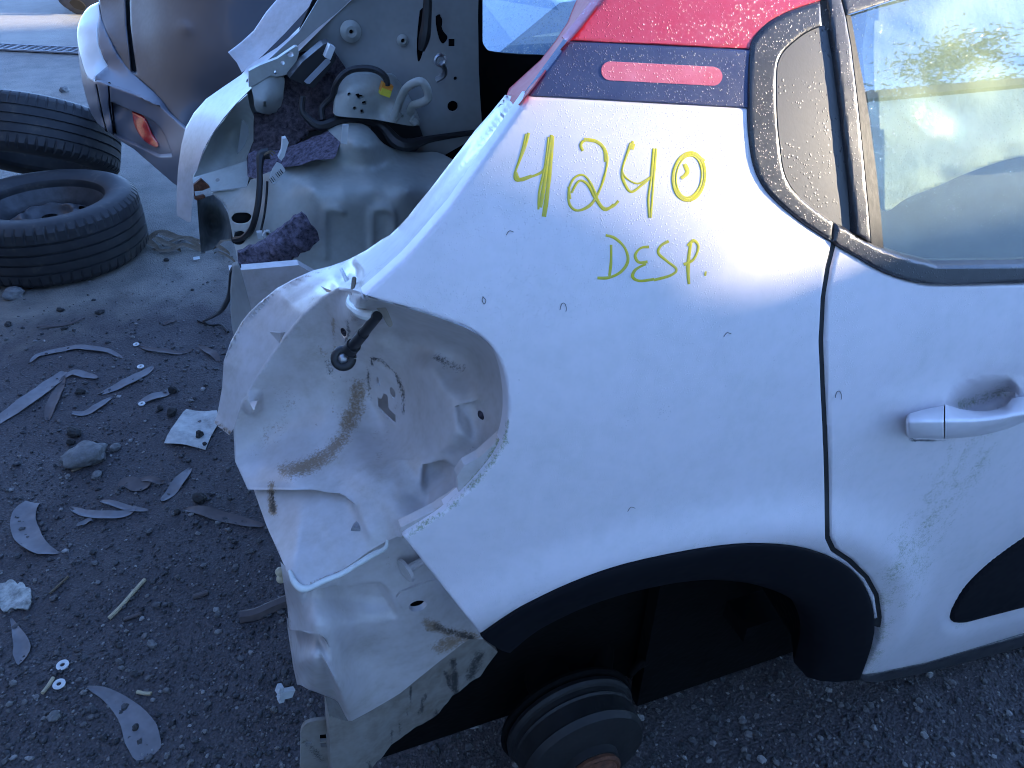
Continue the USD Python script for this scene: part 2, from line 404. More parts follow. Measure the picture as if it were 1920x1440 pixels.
def glass_mat(name, tint, fog, fogcol, beads=220.0, fogscale=5.0):
    M = Mat(); h = dew(M, beads, .45, 7.0)
    M.add('bump', 'bump', {'height': h}, strength=.35, distance=.0008)
    M.add('t', 'transparent_bsdf', color=tint)
    M.add('g', 'glossy_bsdf', {'normal': 'bump.normal'}, color=(1, 1, 1), roughness=.02)
    M.add('d', 'diffuse_bsdf', color=fogcol); M.add('tl', 'translucent_bsdf', color=fogcol)
    M.add('dm', 'mix_closure', {'closure1': 'd.BSDF', 'closure2': 'tl.BSDF'}, fac=.5)
    f = noise(M, 'fn', fogscale, 7.0, .68); f2 = noise(M, 'fn2', 60.0, 4.0, .7)
    f = math_(M, 'fm', 'multiply', f, f2); f = math_(M, 'fk', 'multiply', f, fog, clamp=True)
    hh = math_(M, 'hk', 'multiply_add', h, .35, f, clamp=True)
    M.add('lw', 'layer_weight', blend=.5); fk = math_(M, 'lp', 'power', 'lw.facing', 4.0); fk = math_(M, 'lm', 'multiply_add', fk, .8, .21)
    M.add('a', 'mix_closure', {'fac': hh, 'closure1': 't.BSDF', 'closure2': 'dm.closure'})
    M.add('o', 'mix_closure', {'fac': fk, 'closure1': 'a.closure', 'closure2': 'g.BSDF'})
    return M.build(name, 'o.closure')
MAT['glass'] = glass_mat('dewy_door_glass', (.72, .82, .70), .42, (.40, .50, .40), 340.0)
MAT['far_glass'] = glass_mat('dewy_far_glass', (.80, .86, .84), 1.0, (.5, .55, .52), 160.0)

def leaf_mat():
    M = Mat(); M.add('oi', 'geometry'); c = ramp(M, 'r', 'oi.random_per_island', [(0, (.05, .075, .025)), (.6, (.09, .115, .045)), (1, (.14, .14, .07))])
    M.add('d', 'principled_bsdf', {'base_color': c}, roughness=.5); M.add('t', 'translucent_bsdf', {'color': c})
    M.add('m', 'mix_closure', {'closure1': 'd.BSDF', 'closure2': 't.BSDF'}, fac=.35)
    return M.build('gum_leaves', 'm.closure')
MAT['leaves'] = leaf_mat()

def pebble_mat():
    M = Mat(); M.add('oi', 'object_info'); c = ramp(M, 'r', 'oi.random', [(0, (.020, .020, .022)), (.55, (.055, .052, .052)), (.85, (.11, .10, .095)), (.97, (.19, .18, .17)), (1, (.28, .27, .26))])
    M.add('p', 'principled_bsdf', {'base_color': c}, roughness=.6); return M.build('gravel_chips', 'p.BSDF')
MAT['pebble'] = pebble_mat()

def ground_mat():
    M = Mat(); M.add('geo', 'geometry'); M.add('xyz', 'separate_xyz', {'vector': 'geo.position'})
    big = noise(M, 'big', 1.3, 5, .6); mid = noise(M, 'mid', 7.0, 6, .65); fine = noise(M, 'fine', 160.0, 4, .7)
    M.add('vo', 'voronoi_texture', {'vector': 'geo.position'}, scale=170.0, feature='f1'); 
    tar = ramp(M, 'tar', 'vo.color' if False else fine, [(.30, (.018, .017, .018)), (.50, (.068, .058, .060)), (.66, (.135, .118, .116)), (.78, (.25, .225, .21))])
    tarm = mixc(M, 'tarm', mid, tar, (.040, .034, .036))
    conc = ramp(M, 'conc', mid, [(.30, (.13, .122, .11)), (.52, (.225, .205, .175)), (.72, (.29, .265, .22))])
    conc2 = mixc(M, 'conc2', math_(M, 'cf', 'multiply', fine, .5), conc, (.10, .095, .09))
    # tarmac gives way to dusty concrete further back
    e = math_(M, 'e', 'multiply_add', big, .7, 'xyz.y'); e = math_(M, 'e2', 'multiply_add', mid, .35, e)
    M.add('em', 'map_range', {'value': e}, from_min=2.72, from_max=3.02, to_min=0.0, to_max=1.0, clamp=True)
    c = mixc(M, 'c', 'em.result', tarm, conc2)
    M.add('yb', 'map_range', {'value': 'xyz.y'}, from_min=7.2, from_max=7.9, to_min=0.0, to_max=1.0, clamp=True)
    c = mixc(M, 'c9', math_(M, 'ybm', 'multiply', 'yb.result', .5), c, (.36, .335, .29))
    h = math_(M, 'h1', 'multiply', fine, .5); h = math_(M, 'h2', 'multiply_add', 'vo.distance', -.5, h); h = math_(M, 'h3', 'multiply_add', mid, 1.0, h)
    M.add('bump', 'bump', {'height': h}, strength=.8, distance=.006)
    r = math_(M, 'r', 'multiply_add', big, -.3, .82)
    M.add('p', 'principled_bsdf', {'base_color': c, 'roughness': r, 'normal': 'bump.normal'})
    return M.build('ground', 'p.BSDF')
MAT['ground'] = ground_mat()

# ------------------------------------------------------------------ ground
def graded(lo, hi, a, b, step, n):
    fine = np.arange(a, b + 1e-6, step); t = (np.linspace(0, 1, n) ** 3)
    return np.unique(np.concatenate([a - (a - lo) * t, fine, b + (hi - b) * t]))
gx, gy = graded(-120, 120, -2.2, 2.6, .02, 26), graded(-120, 120, -.7, 3.4, .02, 26)
X, Y = np.meshgrid(gx, gy)
def ground_h(x, y):
    p = np.stack([x, y, 0 * x], -1)
    near = np.clip(1 - np.hypot(x, y - 1.5) / 12, 0, 1)
    rough = np.clip(1.3 - (y - 1.9) / .8, .25, 1)
    return near * rough * ((meshkit.fbm(p * 3.0, 3, 3) - .5) * .022 + (meshkit.fbm(p * 17, 3, 5) - .5) * .012)
Z = ground_h(X, Y)
nx, ny = len(gx), len(gy); I = (np.arange(ny - 1)[:, None] * nx + np.arange(nx - 1)).ravel()
gm = trimesh.Trimesh(np.stack([X, Y, Z], -1).reshape(-1, 3), np.vstack([np.stack([I, I + 1, I + nx + 1], 1), np.stack([I, I + nx + 1, I + nx], 1)]), process=False)
obj('ground', gm, MAT['ground'], smooth=True, kind='structure')
def gz(x, y): return float(ground_h(np.array([x]), np.array([y]))[0])
def gpt(px, py, lift=0.0):
    P = ground_at(px, py); return np.array([P[0], P[1], gz(P[0], P[1]) + lift])
#PART2

# ------------------------------------------------------------------ the white car
CAR = thing('white_car', (0.42, 0.86, 0), 'white hatchback with red roof, stripped of tailgate, bumper, rear lamp and wheel', 'car')
S0 = side(0.0)

RECESS_EDGE = curve([(683, 555), (720, 566), (780, 582), (837, 601), (887, 622), (925, 656), (945, 700), (953, 756), (950, 803), (937, 844), (912, 881), (869, 928), (822, 966), (756, 1008)], 6)
ARCH_OUT = curve([(902, 1193), (945, 1163), (990, 1136), (1075, 1096), (1166, 1064), (1272, 1040), (1362, 1026), (1431, 1023), (1500, 1029), (1553, 1045), (1591, 1066), (1617, 1093), (1634, 1130), (1640, 1172), (1633, 1215), (1614, 1270)], 5)
TRIM_OUT = curve([(1542, 2), (1507, 13), (1475, 25), (1444, 43), (1421, 66), (1410, 86), (1405, 130), (1404, 194), (1406, 253), (1415, 311), (1433, 350), (1460, 381), (1507, 420), (1562, 456)], 6)
CUT = [(1562, 456), (1551, 500), (1542, 560), (1538, 640), (1541, 720), (1545, 800), (1548, 880), (1549, 960), (1550, 1012), (1561, 1036), (1591, 1056), (1624, 1087), (1642, 1119), (1648, 1160), (1644, 1195)]
OPEN_EDGE = [(992, 180), (971, 210), (950, 240), (900, 312), (850, 384), (800, 443), (760, 487), (720, 523)]
white_top = [(992, 180), (1404, 203)]
tr = [p for p in TRIM_OUT if p[1] > 203]
tr_band = [p for p in TRIM_OUT if 94 <= p[1] <= 203]
tr_red = [p for p in TRIM_OUT if p[1] < 94]
lower_right = [(1648, 1160), (1640, 1172)]
arch_rev = [p for p in ARCH_OUT if p[1] < 1180 or p[0] < 1600][::-1]
quarter = white_top + tr + CUT[1:-1] + arch_rev[1:] + RECESS_EDGE[::-1] + OPEN_EDGE[::-1]
QP = obj('quarter_panel', patch(quarter, S0, cell=9, roll=6, roll_h=.004, skirt=.012), MAT['white'], CAR,
    mask=brush((1, [(948, 830), (905, 890), (840, 955), (765, 1004)], 14, .75), (1, [(952, 790), (945, 835)], 8, .8), (2, [(905, 1185), (1000, 1132), (1270, 1042), (1420, 1024), (1560, 1050)], 7, .6),
               (1, [(1380, 1010), (1540, 1020)], 18, .45), (2, [(1000, 640), (1250, 720), (1480, 640)], 420, .30), (1, [(930, 1160), (1170, 1050), (1400, 1005), (1545, 1025)], 40, .42)))
band = [(1067, 78), (1408, 94)] + tr_band + [(1404, 203), (992, 180), (1030, 128)]
obj('blue_stripe', patch(band, side(-.0004), cell=9, roll=4, roll_h=.0012, skirt=.010), MAT['blue'], CAR + '/quarter_panel', label='dark blue stripe across the rear pillar')
r = 17.5; ca, cb = (1145, 133), (1337, 143)
dash = LineString([ca, cb]).buffer(r, quad_segs=8)
obj('red_dash', patch(dash, side(-.0012), cell=9, skirt=.0008), MAT['dash'], CAR + '/quarter_panel', label='rounded red dash on the blue stripe')
redp = [(1067, 78), (1129, 0), (1190, -75), (1260, -150), (1700, -190), (1640, -70), (1592, -20)] + [(1542, 2)] + tr_red[1:] + [(1408, 94)]
obj('roof_pillar', patch(redp, S0, cell=10, roll=5, roll_h=.004, skirt=.012), MAT['red'], CAR, label='red painted upper rear pillar')
# inner return of the tailgate opening beside the red pillar
S_in = relief([(1129, 0, ('s', .006)), (1096, 40, ('s', .006)), (1060, 80, ('s', .006)), (1015, 140, ('s', .006)), (975, 195, ('s', .006)), (1200, -80, ('s', .006)),
               (1080, 10, .30), (1066, 43, .28), (1043, 78, .26), (1016, 113, .24), (957, 167, .19), (950, 182, .18), (1120, -80, .34)])
obj('pillar_return', patch([(1190, -78), (1129, 1), (1090, 52), (1050, 98), (1000, 166), (974, 198), (964, 197), (951, 182), (957, 167), (1016, 113), (1043, 78), (1066, 43), (1079, 10), (1120, -78)], S_in, cell=10, skirt=.003), MAT['red_matte'], CAR, label='red painted return edge of the tailgate opening')

# marker writing
def ribbon(px_pts, w, off=-.0006, n=5):
    q = smooth_poly(px_pts, n, False); t = np.gradient(q, axis=0); t /= np.maximum(np.linalg.norm(t, axis=1, keepdims=True), 1e-6)
    nn = np.stack([-t[:, 1], t[:, 0]], 1)
    ww = 1.3 * w * (.75 + .5 * meshkit.noise(np.stack([q[:, 0] * .06, q[:, 1] * .06, 0 * q[:, 0]], 1), 4))[:, None] / 2
    a, b = q + nn * ww, q - nn * ww
    A, C_, B = side(off + .00045)(a[:, 0], a[:, 1]), side(off)(q[:, 0], q[:, 1]), side(off + .00045)(b[:, 0], b[:, 1])
    V = np.vstack([A, C_, B]); m = len(q); T = []
    for i in range(m - 1):
        for k in (0, m): T += [(k + i, k + i + 1, k + i + m + 1), (k + i, k + i + m + 1, k + i + m)]
    return trimesh.Trimesh(V, np.array(T), process=False)
def zz(*p): return [(900 + a / 2.571, b / 2.571) for a, b in p]
DIG = {
 'marker_four': [(zz((235, 640), (222, 690), (200, 750), (170, 830), (175, 868), (220, 860), (300, 828), (328, 770)), 4), (zz((222, 645), (205, 720), (180, 800)), 3), (zz((345, 650), (328, 760), (308, 900), (290, 1000)), 5), (zz((350, 655), (340, 780), (325, 930), (308, 1045)), 6), (zz((330, 660), (312, 800), (285, 930), (282, 1010)), 3), (zz((172, 830), (190, 866), (250, 848)), 5)],
 'marker_two': [(zz((496, 728), (486, 700), (500, 680), (545, 674), (590, 700), (614, 760), (600, 850), (570, 930), (530, 990), (470, 1015), (432, 985), (428, 915), (455, 858), (500, 845), (540, 895), (570, 970), (600, 1005), (640, 995), (668, 968)), 4), (zz((500, 672), (560, 682), (600, 720), (608, 780)), 6), (zz((440, 930), (478, 872), (520, 890), (552, 950), (600, 1012), (645, 985)), 4), (zz((428, 900), (434, 960)), 5)],
 'marker_four_': [(zz((738, 680), (705, 755), (684, 830), (700, 890), (730, 925), (780, 892), (830, 850)), 4), (zz((725, 690), (690, 800), (698, 850), (760, 885), (822, 852)), 3), (zz((838, 715), (826, 850), (812, 960), (818, 1050)), 4), (zz((850, 715), (838, 850), (830, 960), (822, 1050)), 4), (zz((735, 690), (728, 720)), 8)],
 'marker_zero': [([(1292 + (29 + d) * math.sin(t) + 3 * math.cos(t), 331 - (44 + d) * math.cos(t)) for t in np.linspace(s, s + 6.4, 18)], w) for d, s, w in ((0, .4, 4), (-5, 1.5, 3), (2, 3.0, 3))] + [(zz((985, 790), (1000, 830), (970, 860)), 6), (zz((960, 770), (1020, 740), (1080, 780)), 6), (zz((935, 900), (975, 950), (1020, 965)), 6)],
 'marker_letter_d': [(zz((606, 1134), (650, 1148), (698, 1195), (713, 1258), (680, 1310), (622, 1338), (566, 1340)), 4), (zz((632, 1180), (632, 1260), (624, 1330)), 4)],
 'marker_letter_e': [(zz((815, 1190), (775, 1196), (748, 1230), (765, 1264), (808, 1262)), 4), (zz((800, 1272), (750, 1300), (736, 1335), (770, 1354), (840, 1346)), 4)],
 'marker_letter_s': [(zz((910, 1162), (872, 1185), (860, 1220), (900, 1258), (947, 1298), (918, 1328), (838, 1350)), 4)],
 'marker_letter_p': [(zz((1016, 1170), (1003, 1280), (1007, 1370)), 5), (zz((1000, 1185), (1030, 1160), (1053, 1190), (1030, 1250), (982, 1276)), 4)],
 'marker_dot': [(zz((1082, 1318), (1092, 1320)), 7)]}
for nm, ss in DIG.items():
    nm = 'marker_four' if nm == 'marker_four_' else nm
    obj(nm, cat([ribbon(p, w) for p, w in ss]), MAT['crayon'], QP, smooth=True, label='yellow handwritten ' + nm.split('_')[-1].replace('d', 'D') if 'letter' not in nm else 'yellow handwritten letter ' + nm[-1].upper())
hair = []
for hx, hy, k in ((908, 563, 0), (1056, 575, 1), (1365, 628, 2), (1572, 740, 1), (957, 437, 2), (1480, 1085, 2), (1185, 955, 2)):
    q = [(hx - 6, hy + 6), (hx - 3, hy - 5), (hx + 3, hy - 6), (hx + 6, hy + 3), (hx + 5, hy + 9)] if k == 1 else ([(hx - 3, hy - 7), (hx + 3, hy), (hx, hy + 7), (hx - 4, hy), (hx - 2, hy - 7)] if k == 0 else [(hx - 8, hy + 4), (hx - 2, hy - 4), (hx + 6, hy - 2)])
    q = np.array(q, float); obj('hair_strand', tube(side(-.0006)(q[:, 0], q[:, 1]), .00028, 5, 4), MAT['ink'], QP, smooth=True)

# quarter trim, window, door trims
def z7(*p): return [(1320 + a / 2.5714, b / 2.5714) for a, b in p]
TRIM_IN = curve(z7((578, 128), (520, 150), (470, 180), (400, 240), (368, 290), (357, 350), (357, 500), (363, 620), (372, 700), (385, 800), (408, 870), (450, 930), (530, 1000), (630, 1072), (700, 1108)), 4)
trim_poly = TRIM_OUT + z7((630, 1085), (640, 1080)) + TRIM_IN[::-1] + z7((570, 20))
obj('quarter_window_surround', patch(trim_poly, side(-.003), cell=8, roll=7, roll_h=.005, skirt=.012), MAT['trim'], CAR, label='dewy black plastic surround of the quarter window')
appl = TRIM_IN + z7((690, 920), (660, 620), (625, 340), (590, 150))
obj('quarter_window', patch(Polygon(appl).buffer(1.5), side(.003), cell=9, skirt=.004), MAT['applique'], CAR, label='dull dew-covered quarter window panel')
# dark gap between quarter trim and door
obj('door_seal', patch(z7((568, 0), (600, 14), (640, 300), (690, 700), (740, 1130), (700, 1120), (640, 640), (600, 300), (575, 100)), side(.012), cell=9, skirt=.02), MAT['rubber'], CAR)

DOOR_L = [(1571, 462), (1560, 505), (1551, 560), (1547, 640), (1550, 720), (1554, 800), (1557, 880), (1558, 960), (1559, 1010), (1569, 1031), (1600, 1052), (1632, 1084), (1650, 1117), (1656, 1160), (1650, 1202), (1632, 1240), (1617, 1267)]
SILL = [(1640, 1265), (1740, 1244), (1920, 1190), (2100, 1130), (2300, 1055)]
belt_low = curve(z7((645, 1190), (740, 1243), (860, 1312), (1000, 1360), (1150, 1378), (1543, 1370)), 5) + [(2100, 520), (2300, 500)]
def z5(*p): return [(1500 + a / 2.1818, 640 + b / 2.1818) for a, b in p]
PAD = curve(z5((915, 805), (850, 850), (760, 920), (680, 1000), (630, 1080), (613, 1130), (630, 1157), (680, 1160), (760, 1140), (915, 1100)), 6) + [(2050, 1105), (2290, 1010), (2290, 860), (2050, 920)]
hcup = curve([(1777, 756), (1784, 743), (1793, 732), (1815, 719), (1851, 711), (1888, 710), (1902, 719), (1906, 734), (1897, 750), (1888, 762), (1830, 790), (1785, 775), (1777, 756)], 4)
cup_poly = Polygon(hcup).buffer(0); cup2 = Polygon([(1765, 760), (1800, 700), (1850, 688), (1925, 690), (1960, 730), (1930, 780), (1800, 800)]).buffer(12)
def door_off(px, py):
    p = shapely.points(np.stack([px, py], -1)); o = np.zeros(px.shape)
    d = shapely.distance(cup2.boundary, p) * shapely.contains(cup2, p); o = o + .006 * np.clip(d / 26, 0, 1) ** 2
    d = shapely.distance(cup_poly.boundary, p) * shapely.contains(cup_poly, p); o = o + .026 * np.sqrt(np.clip(d / 26, 0, 1))
    pad = Polygon(PAD); d = shapely.distance(pad, p); o = o + .006 * np.clip(1 - d / 26, 0, 1) ** 2
    return o
door = belt_low + SILL[::-1] + DOOR_L[::-1]
DOOR = obj('rear_door', patch(door, side(door_off), cell=7, roll=6, roll_h=.004, skirt=.012), MAT['white'], CAR,
    mask=brush((1, [(1780, 838), (1870, 812)], 24, .55), (1, [(1830, 850), (1750, 960), (1690, 1100)], 120, .60), (1, [(1705, 1010), (1650, 1150), (1625, 1255)], 75, .62), (1, [(1790, 1175), (1920, 1130)], 12, .6),
               (1, [(1800, 760), (1880, 735)], 30, .75), (1, [(1625, 1262), (1900, 1180)], 12, .5), (2, [(1700, 800), (1706, 824), (1770, 828)], 6, .95)), label='white rear door with algae streaks')  # last mask stroke paints the shaded gap under the handle cap
obj('door_pad', patch(PAD, side(.002), cell=9, roll=9, roll_h=.008, skirt=.01), MAT['cladding'], DOOR, label='black oval bump pad on the door')
# handle: lofted from traced ridge lines, proud of the door
st = [(1698, 789, 793, 803, 808), (1700, 781, 792, 812, 816), (1706, 775, 789, 817, 821), (1735, 767, 788, 819, 822), (1770, 760, 788, 820, 823)]
def hsec(x, a, b, c, d, k):
    q = [side(.012)(np.array(x), np.array(a + 2.0)), side(-.012 * k)(np.array(x), np.array(float(a))), side(-.030 * k)(np.array(x), np.array(b - 5.0)), side(-.036 * k)(np.array(x), np.array(float(b))),
         side(-.037 * k)(np.array(x), np.array(b + 6.0)), side(-.032 * k)(np.array(x), np.array(c - 4.0)), side(-.022 * k)(np.array(x), np.array(float(c))), side(-.006)(np.array(x), np.array(float(d))), side(.014)(np.array(x), np.array(d - 2.0))]
    return [np.array(v) for v in q]
ks = [.45, .75, .95, 1, 1]
cap_m = loft([hsec(*s, k) for s, k in zip(st, ks)])
end = np.array(hsec(*st[0], .45)); cap_m = cat([cap_m, trimesh.Trimesh(np.vstack([end, end.mean(0)]), [(i, 9, (i + 1) % 9) for i in range(9)], process=False)])
st2 = [(1772, 759, 788, 820, 823), (1785, 762, 788, 819, 822), (1800, 767, 787.5, 818, 821), (1830, 771, 787, 814, 818), (1859, 770, 784, 808, 812), (1885, 763, 780, 801, 805), (1897, 747, 777, 797, 801), (1920, 743, 774, 787, 791), (1960, 737, 766, 775, 780), (2000, 733, 757, 766, 770), (2030, 738, 750, 757, 760)]
grip_m = loft([hsec(*s, k) for s, k in zip(st2, [1, 1, 1, 1, 1, 1, 1, 1, 1, .8, .3])])
obj('handle_cap', cap_m, MAT['white'], DOOR, smooth=50); obj('door_handle', grip_m, MAT['white'], DOOR, smooth=50)
sill_pts = [(1612, 1270), (1640, 1266), (1740, 1245), (1920, 1191), (2100, 1131), (2300, 1056), (2300, 1092), (2100, 1160), (1920, 1216), (1740, 1264), (1645, 1283), (1618, 1281)]
obj('sill_trim', patch(sill_pts, side(.004), cell=9, roll=6, roll_h=.006, skirt=.06), MAT['trim'], CAR, label='dark trim along the sill under the door')
# belt trim, pillar trim, glass
belt = belt_low[:-2] + [(2100, 520), (2300, 500), (2300, 462), (2100, 486)] + z7((1543, 1278), (1130, 1282), (1000, 1250), (860, 1202), (800, 1172), (740, 1140), (705, 1112), (642, 1082), (622, 1165))
obj('belt_trim', patch(belt, side(-.004), cell=9, roll=6, roll_h=.006, skirt=.014), MAT['trim'], DOOR)
pil = z7((600, 14), (608, 60), (640, 300), (672, 560), (705, 850), (740, 1136), (800, 1172), (812, 1170), (800, 1020), (775, 760), (745, 470), (715, 220), (690, 80), (655, -60), (598, -60))
obj('pillar_trim', patch(pil, side(-.003), cell=8, roll=6, roll_h=.004, skirt=.014), MAT['trim'], DOOR, label='sparkling wet black door pillar trim')
reveal = z7((690, 78), (715, 220), (745, 470), (775, 760), (800, 1020), (812, 1172), (862, 1202), (850, 1050), (828, 830), (795, 580), (765, 400), (730, 220), (705, 78))
obj('glass_run', patch(Polygon(reveal).buffer(1.5), side(.006), cell=9, skirt=.006), MAT['rubber'], DOOR)
topframe = z7((655, -60), (690, 80), (720, 68), (900, 10), (1200, -70)) + [(2300, -320), (2300, -420), (1620, -110)]
obj('window_frame', patch(topframe, side(-.003), cell=10, roll=5, roll_h=.004, skirt=.014), MAT['trim'], DOOR)
glass = z7((700, 76), (730, 220), (765, 400), (795, 580), (828, 830), (850, 1050), (862, 1203), (1000, 1251), (1130, 1283), (1543, 1279)) + [(2100, 487), (2300, 463), (2300, -325)] + z7((1200, -68), (900, 12), (720, 70))
obj('window_glass', patch(Polygon(glass).buffer(1.5), side(.010), cell=16, skirt=.004), MAT['glass'], DOOR, label='misted side window glass beaded with water')
# airbag curtain hanging inside the window, and the dark cabin behind it
def bag_off(px, py):
    n = meshkit.fbm(np.stack([px * .006 + py * .004, py * .012 - px * .004, 0 * px], -1), 2, 9)
    return .075 + .025 * n + .006 * np.sin(py * .040 + px * .016 + 4 * n)
bag = curve([(1650, -30), (1636, 60), (1632, 110), (1640, 180), (1650, 250), (1655, 320), (1657, 395), (1700, 372), (1760, 348), (1800, 330), (1860, 308), (1920, 293), (2050, 280), (2300, 270)], 5) + [(2300, -330), (1900, -130)]
obj('airbag_curtain', patch(bag, side(bag_off), cell=10, skirt=.012), MAT['airbag'], CAR, smooth=60, label='cream side airbag curtain hanging behind the door glass')
cabin = [(1590, 20), (1600, 560), (2320, 560), (2320, -340), (1700, -140)]
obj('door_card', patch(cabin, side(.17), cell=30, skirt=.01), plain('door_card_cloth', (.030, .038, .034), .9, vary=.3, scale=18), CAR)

# door jamb behind the cut lines
jamb = LineString(CUT[:-1]).buffer(16)
obj('door_jamb', patch(jamb, side(.0035), cell=12, skirt=.05), MAT['rubber'], CAR)

# wheel arch: cladding ring, inner return, liner
AO = np.array(ARCH_OUT); P_out = side(-.004)(AO[:, 0], AO[:, 1])
ac = np.array([ARCH[0], 0, ARCH[1]])
def arch_ring(s, yoff):
    P = P_out.copy(); P[:, 0] = ac[0] + (P_out[:, 0] - ac[0]) * s; P[:, 2] = ac[2] + (P_out[:, 2] - ac[2]) * s
    P[:, 1] = body_y(P[:, 0], P[:, 2]) + yoff; return P
rings = [arch_ring(1.0, .016), arch_ring(1.0, -.004), arch_ring(.985, -.008), arch_ring(.95, -.009), arch_ring(.89, -.006), arch_ring(.83, .004), arch_ring(.79, .018), arch_ring(.785, .05)]
obj('arch_cladding', loft(rings, False), MAT['cladding'], CAR, smooth=60, label='black plastic wheel arch cladding')
lin = [arch_ring(.785, .05), arch_ring(.86, .10), arch_ring(.90, .22), arch_ring(.88, .36), arch_ring(.60, .40), arch_ring(.25, .41)]
def ext(P):   # the liner runs on down to axle height at both ends
    a, b = P[0].copy(), P[-1].copy(); a[2] -= .05; a[0] += .02; return np.vstack([a, P, b])
obj('arch_liner', loft([ext(P) for P in lin], False), MAT['under'], CAR, smooth=50)

# ---------------------------------------------------------------- lamp recess
RC = [(x, y, ('s', .010)) for x, y in RECESS_EDGE[::5]]
RC += [(928, 745, ('s', .045)), (905, 690, ('s', .075)), (865, 640, ('s', .095)), (800, 612, ('s', .10)), (740, 592, ('s', .11)), (925, 800, ('s', .040)), (900, 850, ('s', .043)), (850, 915, ('s', .048)), (800, 952, ('s', .045)),
       (870, 810, ('s', .055)), (850, 740, ('s', .085)), (800, 690, ('s', .12)), (800, 800, ('s', .105)), (757, 720, ('s', .17)), (715, 650, ('s', .17)), (695, 720, ('s', .21)), (720, 820, ('s', .165)), (790, 885, ('s', .075)), (690, 610, ('s', .14)), (640, 610, ('s', .175)),
       (640, 720, .285), (560, 650, .295), (540, 740, .305), (470, 770, .307), (560, 800, .285), (490, 840, .29), (640, 800, .255), (600, 860, .225), (690, 880, .17), (640, 910, .17), (545, 900, .205), (700, 940, .128), (740, 945, .112), (600, 960, .15), (540, 970, .175), (660, 985, .118), (560, 1035, .118), (630, 1035, .10), (690, 1000, .102),
       (438, 803, .303), (441, 866, .285), (462, 912, .245), (494, 975, .20), (516, 1022, .155), (540, 1070, .105), (567, 1098, .082), (600, 1084, .085), (630, 1074, .086), (693, 1032, .092), (723, 1014, .092), (750, 998, .085),
       (453, 757, .305), (487, 700, .305), (527, 643, .302), (570, 590, .29), (607, 560, .275), (637, 545, .25), (660, 552, .20), (676, 556, .07)]
def sstep(t): t = np.clip(t, 0, 1); return t * t * (3 - 2 * t)
def pockets(items):
    """pressed steps: inside each outline the sheet is sunk by 'depth' metres over 'soft' pixels; fade: (line, width) where it runs out level"""
    def fn(V):
        pt = shapely.points(V); o = np.zeros(len(V))
        for outline, depth, soft, fade in items:
            g = Polygon(outline).buffer(0); d = shapely.distance(g.boundary, pt) * np.where(shapely.contains(g, pt), 1, -1)
            k = depth * sstep(.5 + d / soft * .5)
            if fade: k = k * sstep(shapely.distance(LineString(fade[0]), pt) / fade[1])
            o += k
        return np.array([0, 1.0, 0]) * o[:, None]
    return fn
recess_fn = relief(RC, .0006)
recess_poly = [(438, 803), (453, 757), (487, 700), (527, 643), (570, 590), (607, 558), (637, 543), (662, 548)] + RECESS_EDGE + [(745, 1006), (723, 1016), (693, 1033), (630, 1077), (567, 1103), (543, 1083), (516, 1022), (494, 975), (462, 912), (441, 866)]
def zrb(*p): return [(400 + a / 3.2, 600 + b / 3.2) for a, b in p]
h_plate = zrb((978, 440), (985, 452), (1003, 456), (1014, 424), (1036, 432), (1046, 460), (1050, 520), (1092, 560), (1094, 612), (1080, 606), (985, 515))
hole1 = ellipse(913, 799, 5.5, 10, -15, 14)
h_slot = ellipse(735, 733, 4.5, 13, -22, 14); h_small = ellipse(707, 710, 2.6, 9, -12, 12); h_up = ellipse(641, 614, 5, 11, -22, 14)
REC_MASK = brush(
    (0, zrb((870, 400), (855, 520), (820, 600), (760, 720), (700, 800)), 36, .92), (0, zrb((700, 790), (600, 860), (520, 890), (430, 910)), 34, .95), (0, zrb((350, 980), (345, 1060), (360, 1150)), 16, 1.0), (2, zrb((350, 1040), (358, 1140)), 11, .95),
    (0, zrb((860, 540), (830, 640)), 20, .9), (0, zrb((930, 500), (1000, 600)), 8, .35), (0, [(625, 600), (628, 660), (640, 690)], 9, .9), (2, [(650, 600), (655, 625), (648, 640)], 7, .95), (0, [(655, 560), (660, 600), (690, 590)], 14, .7),
    (2, zrb((950, 240), (930, 330), (940, 480)), 6, .9), (2, zrb((955, 232), (1010, 240), (1090, 320), (1140, 440), (1140, 560)), 7, .95), (0, zrb((950, 240), (1000, 240), (1100, 330), (1145, 480)), 12, .75),
    (2, zrb((680, 250), (700, 310), (720, 270)), 18, .68), (2, zrb((1340, 230), (1400, 260), (1480, 290)), 22, .70), (2, zrb((1560, 760), (1535, 780)), 6, .9), (2, zrb((610, 625), (620, 635)), 3, 1.0),
    (0, zrb((330, 420), (450, 480), (380, 620), (260, 740)), 60, .52), (0, zrb((720, 300), (720, 560)), 14, .58), (0, zrb((1080, 480), (1060, 700)), 46, .5), (0, zrb((640, 150), (760, 300)), 30, .5), (0, zrb((980, 640), (1000, 900)), 36, .45), (2, zrb((600, 300), (900, 400), (800, 640)), 60, .34), (0, zrb((250, 740), (400, 720)), 20, .5),
    (1, zrb((1720, 720), (1640, 870), (1480, 1050), (1300, 1190), (1140, 1300)), 9, .95), (1, zrb((1420, 1080), (1250, 1220)), 10, .8), (0, [(545, 1085), (567, 1102), (600, 1088), (640, 1072)], 8, .85), (0, [(470, 915), (515, 1020), (545, 1085)], 6, .6))
PLATE = curve([(695, 684), (700, 676), (712, 684), (730, 700), (748, 722), (756, 745), (757, 775), (754, 806), (740, 800), (720, 780), (700, 752), (692, 715), (695, 684)], 4)
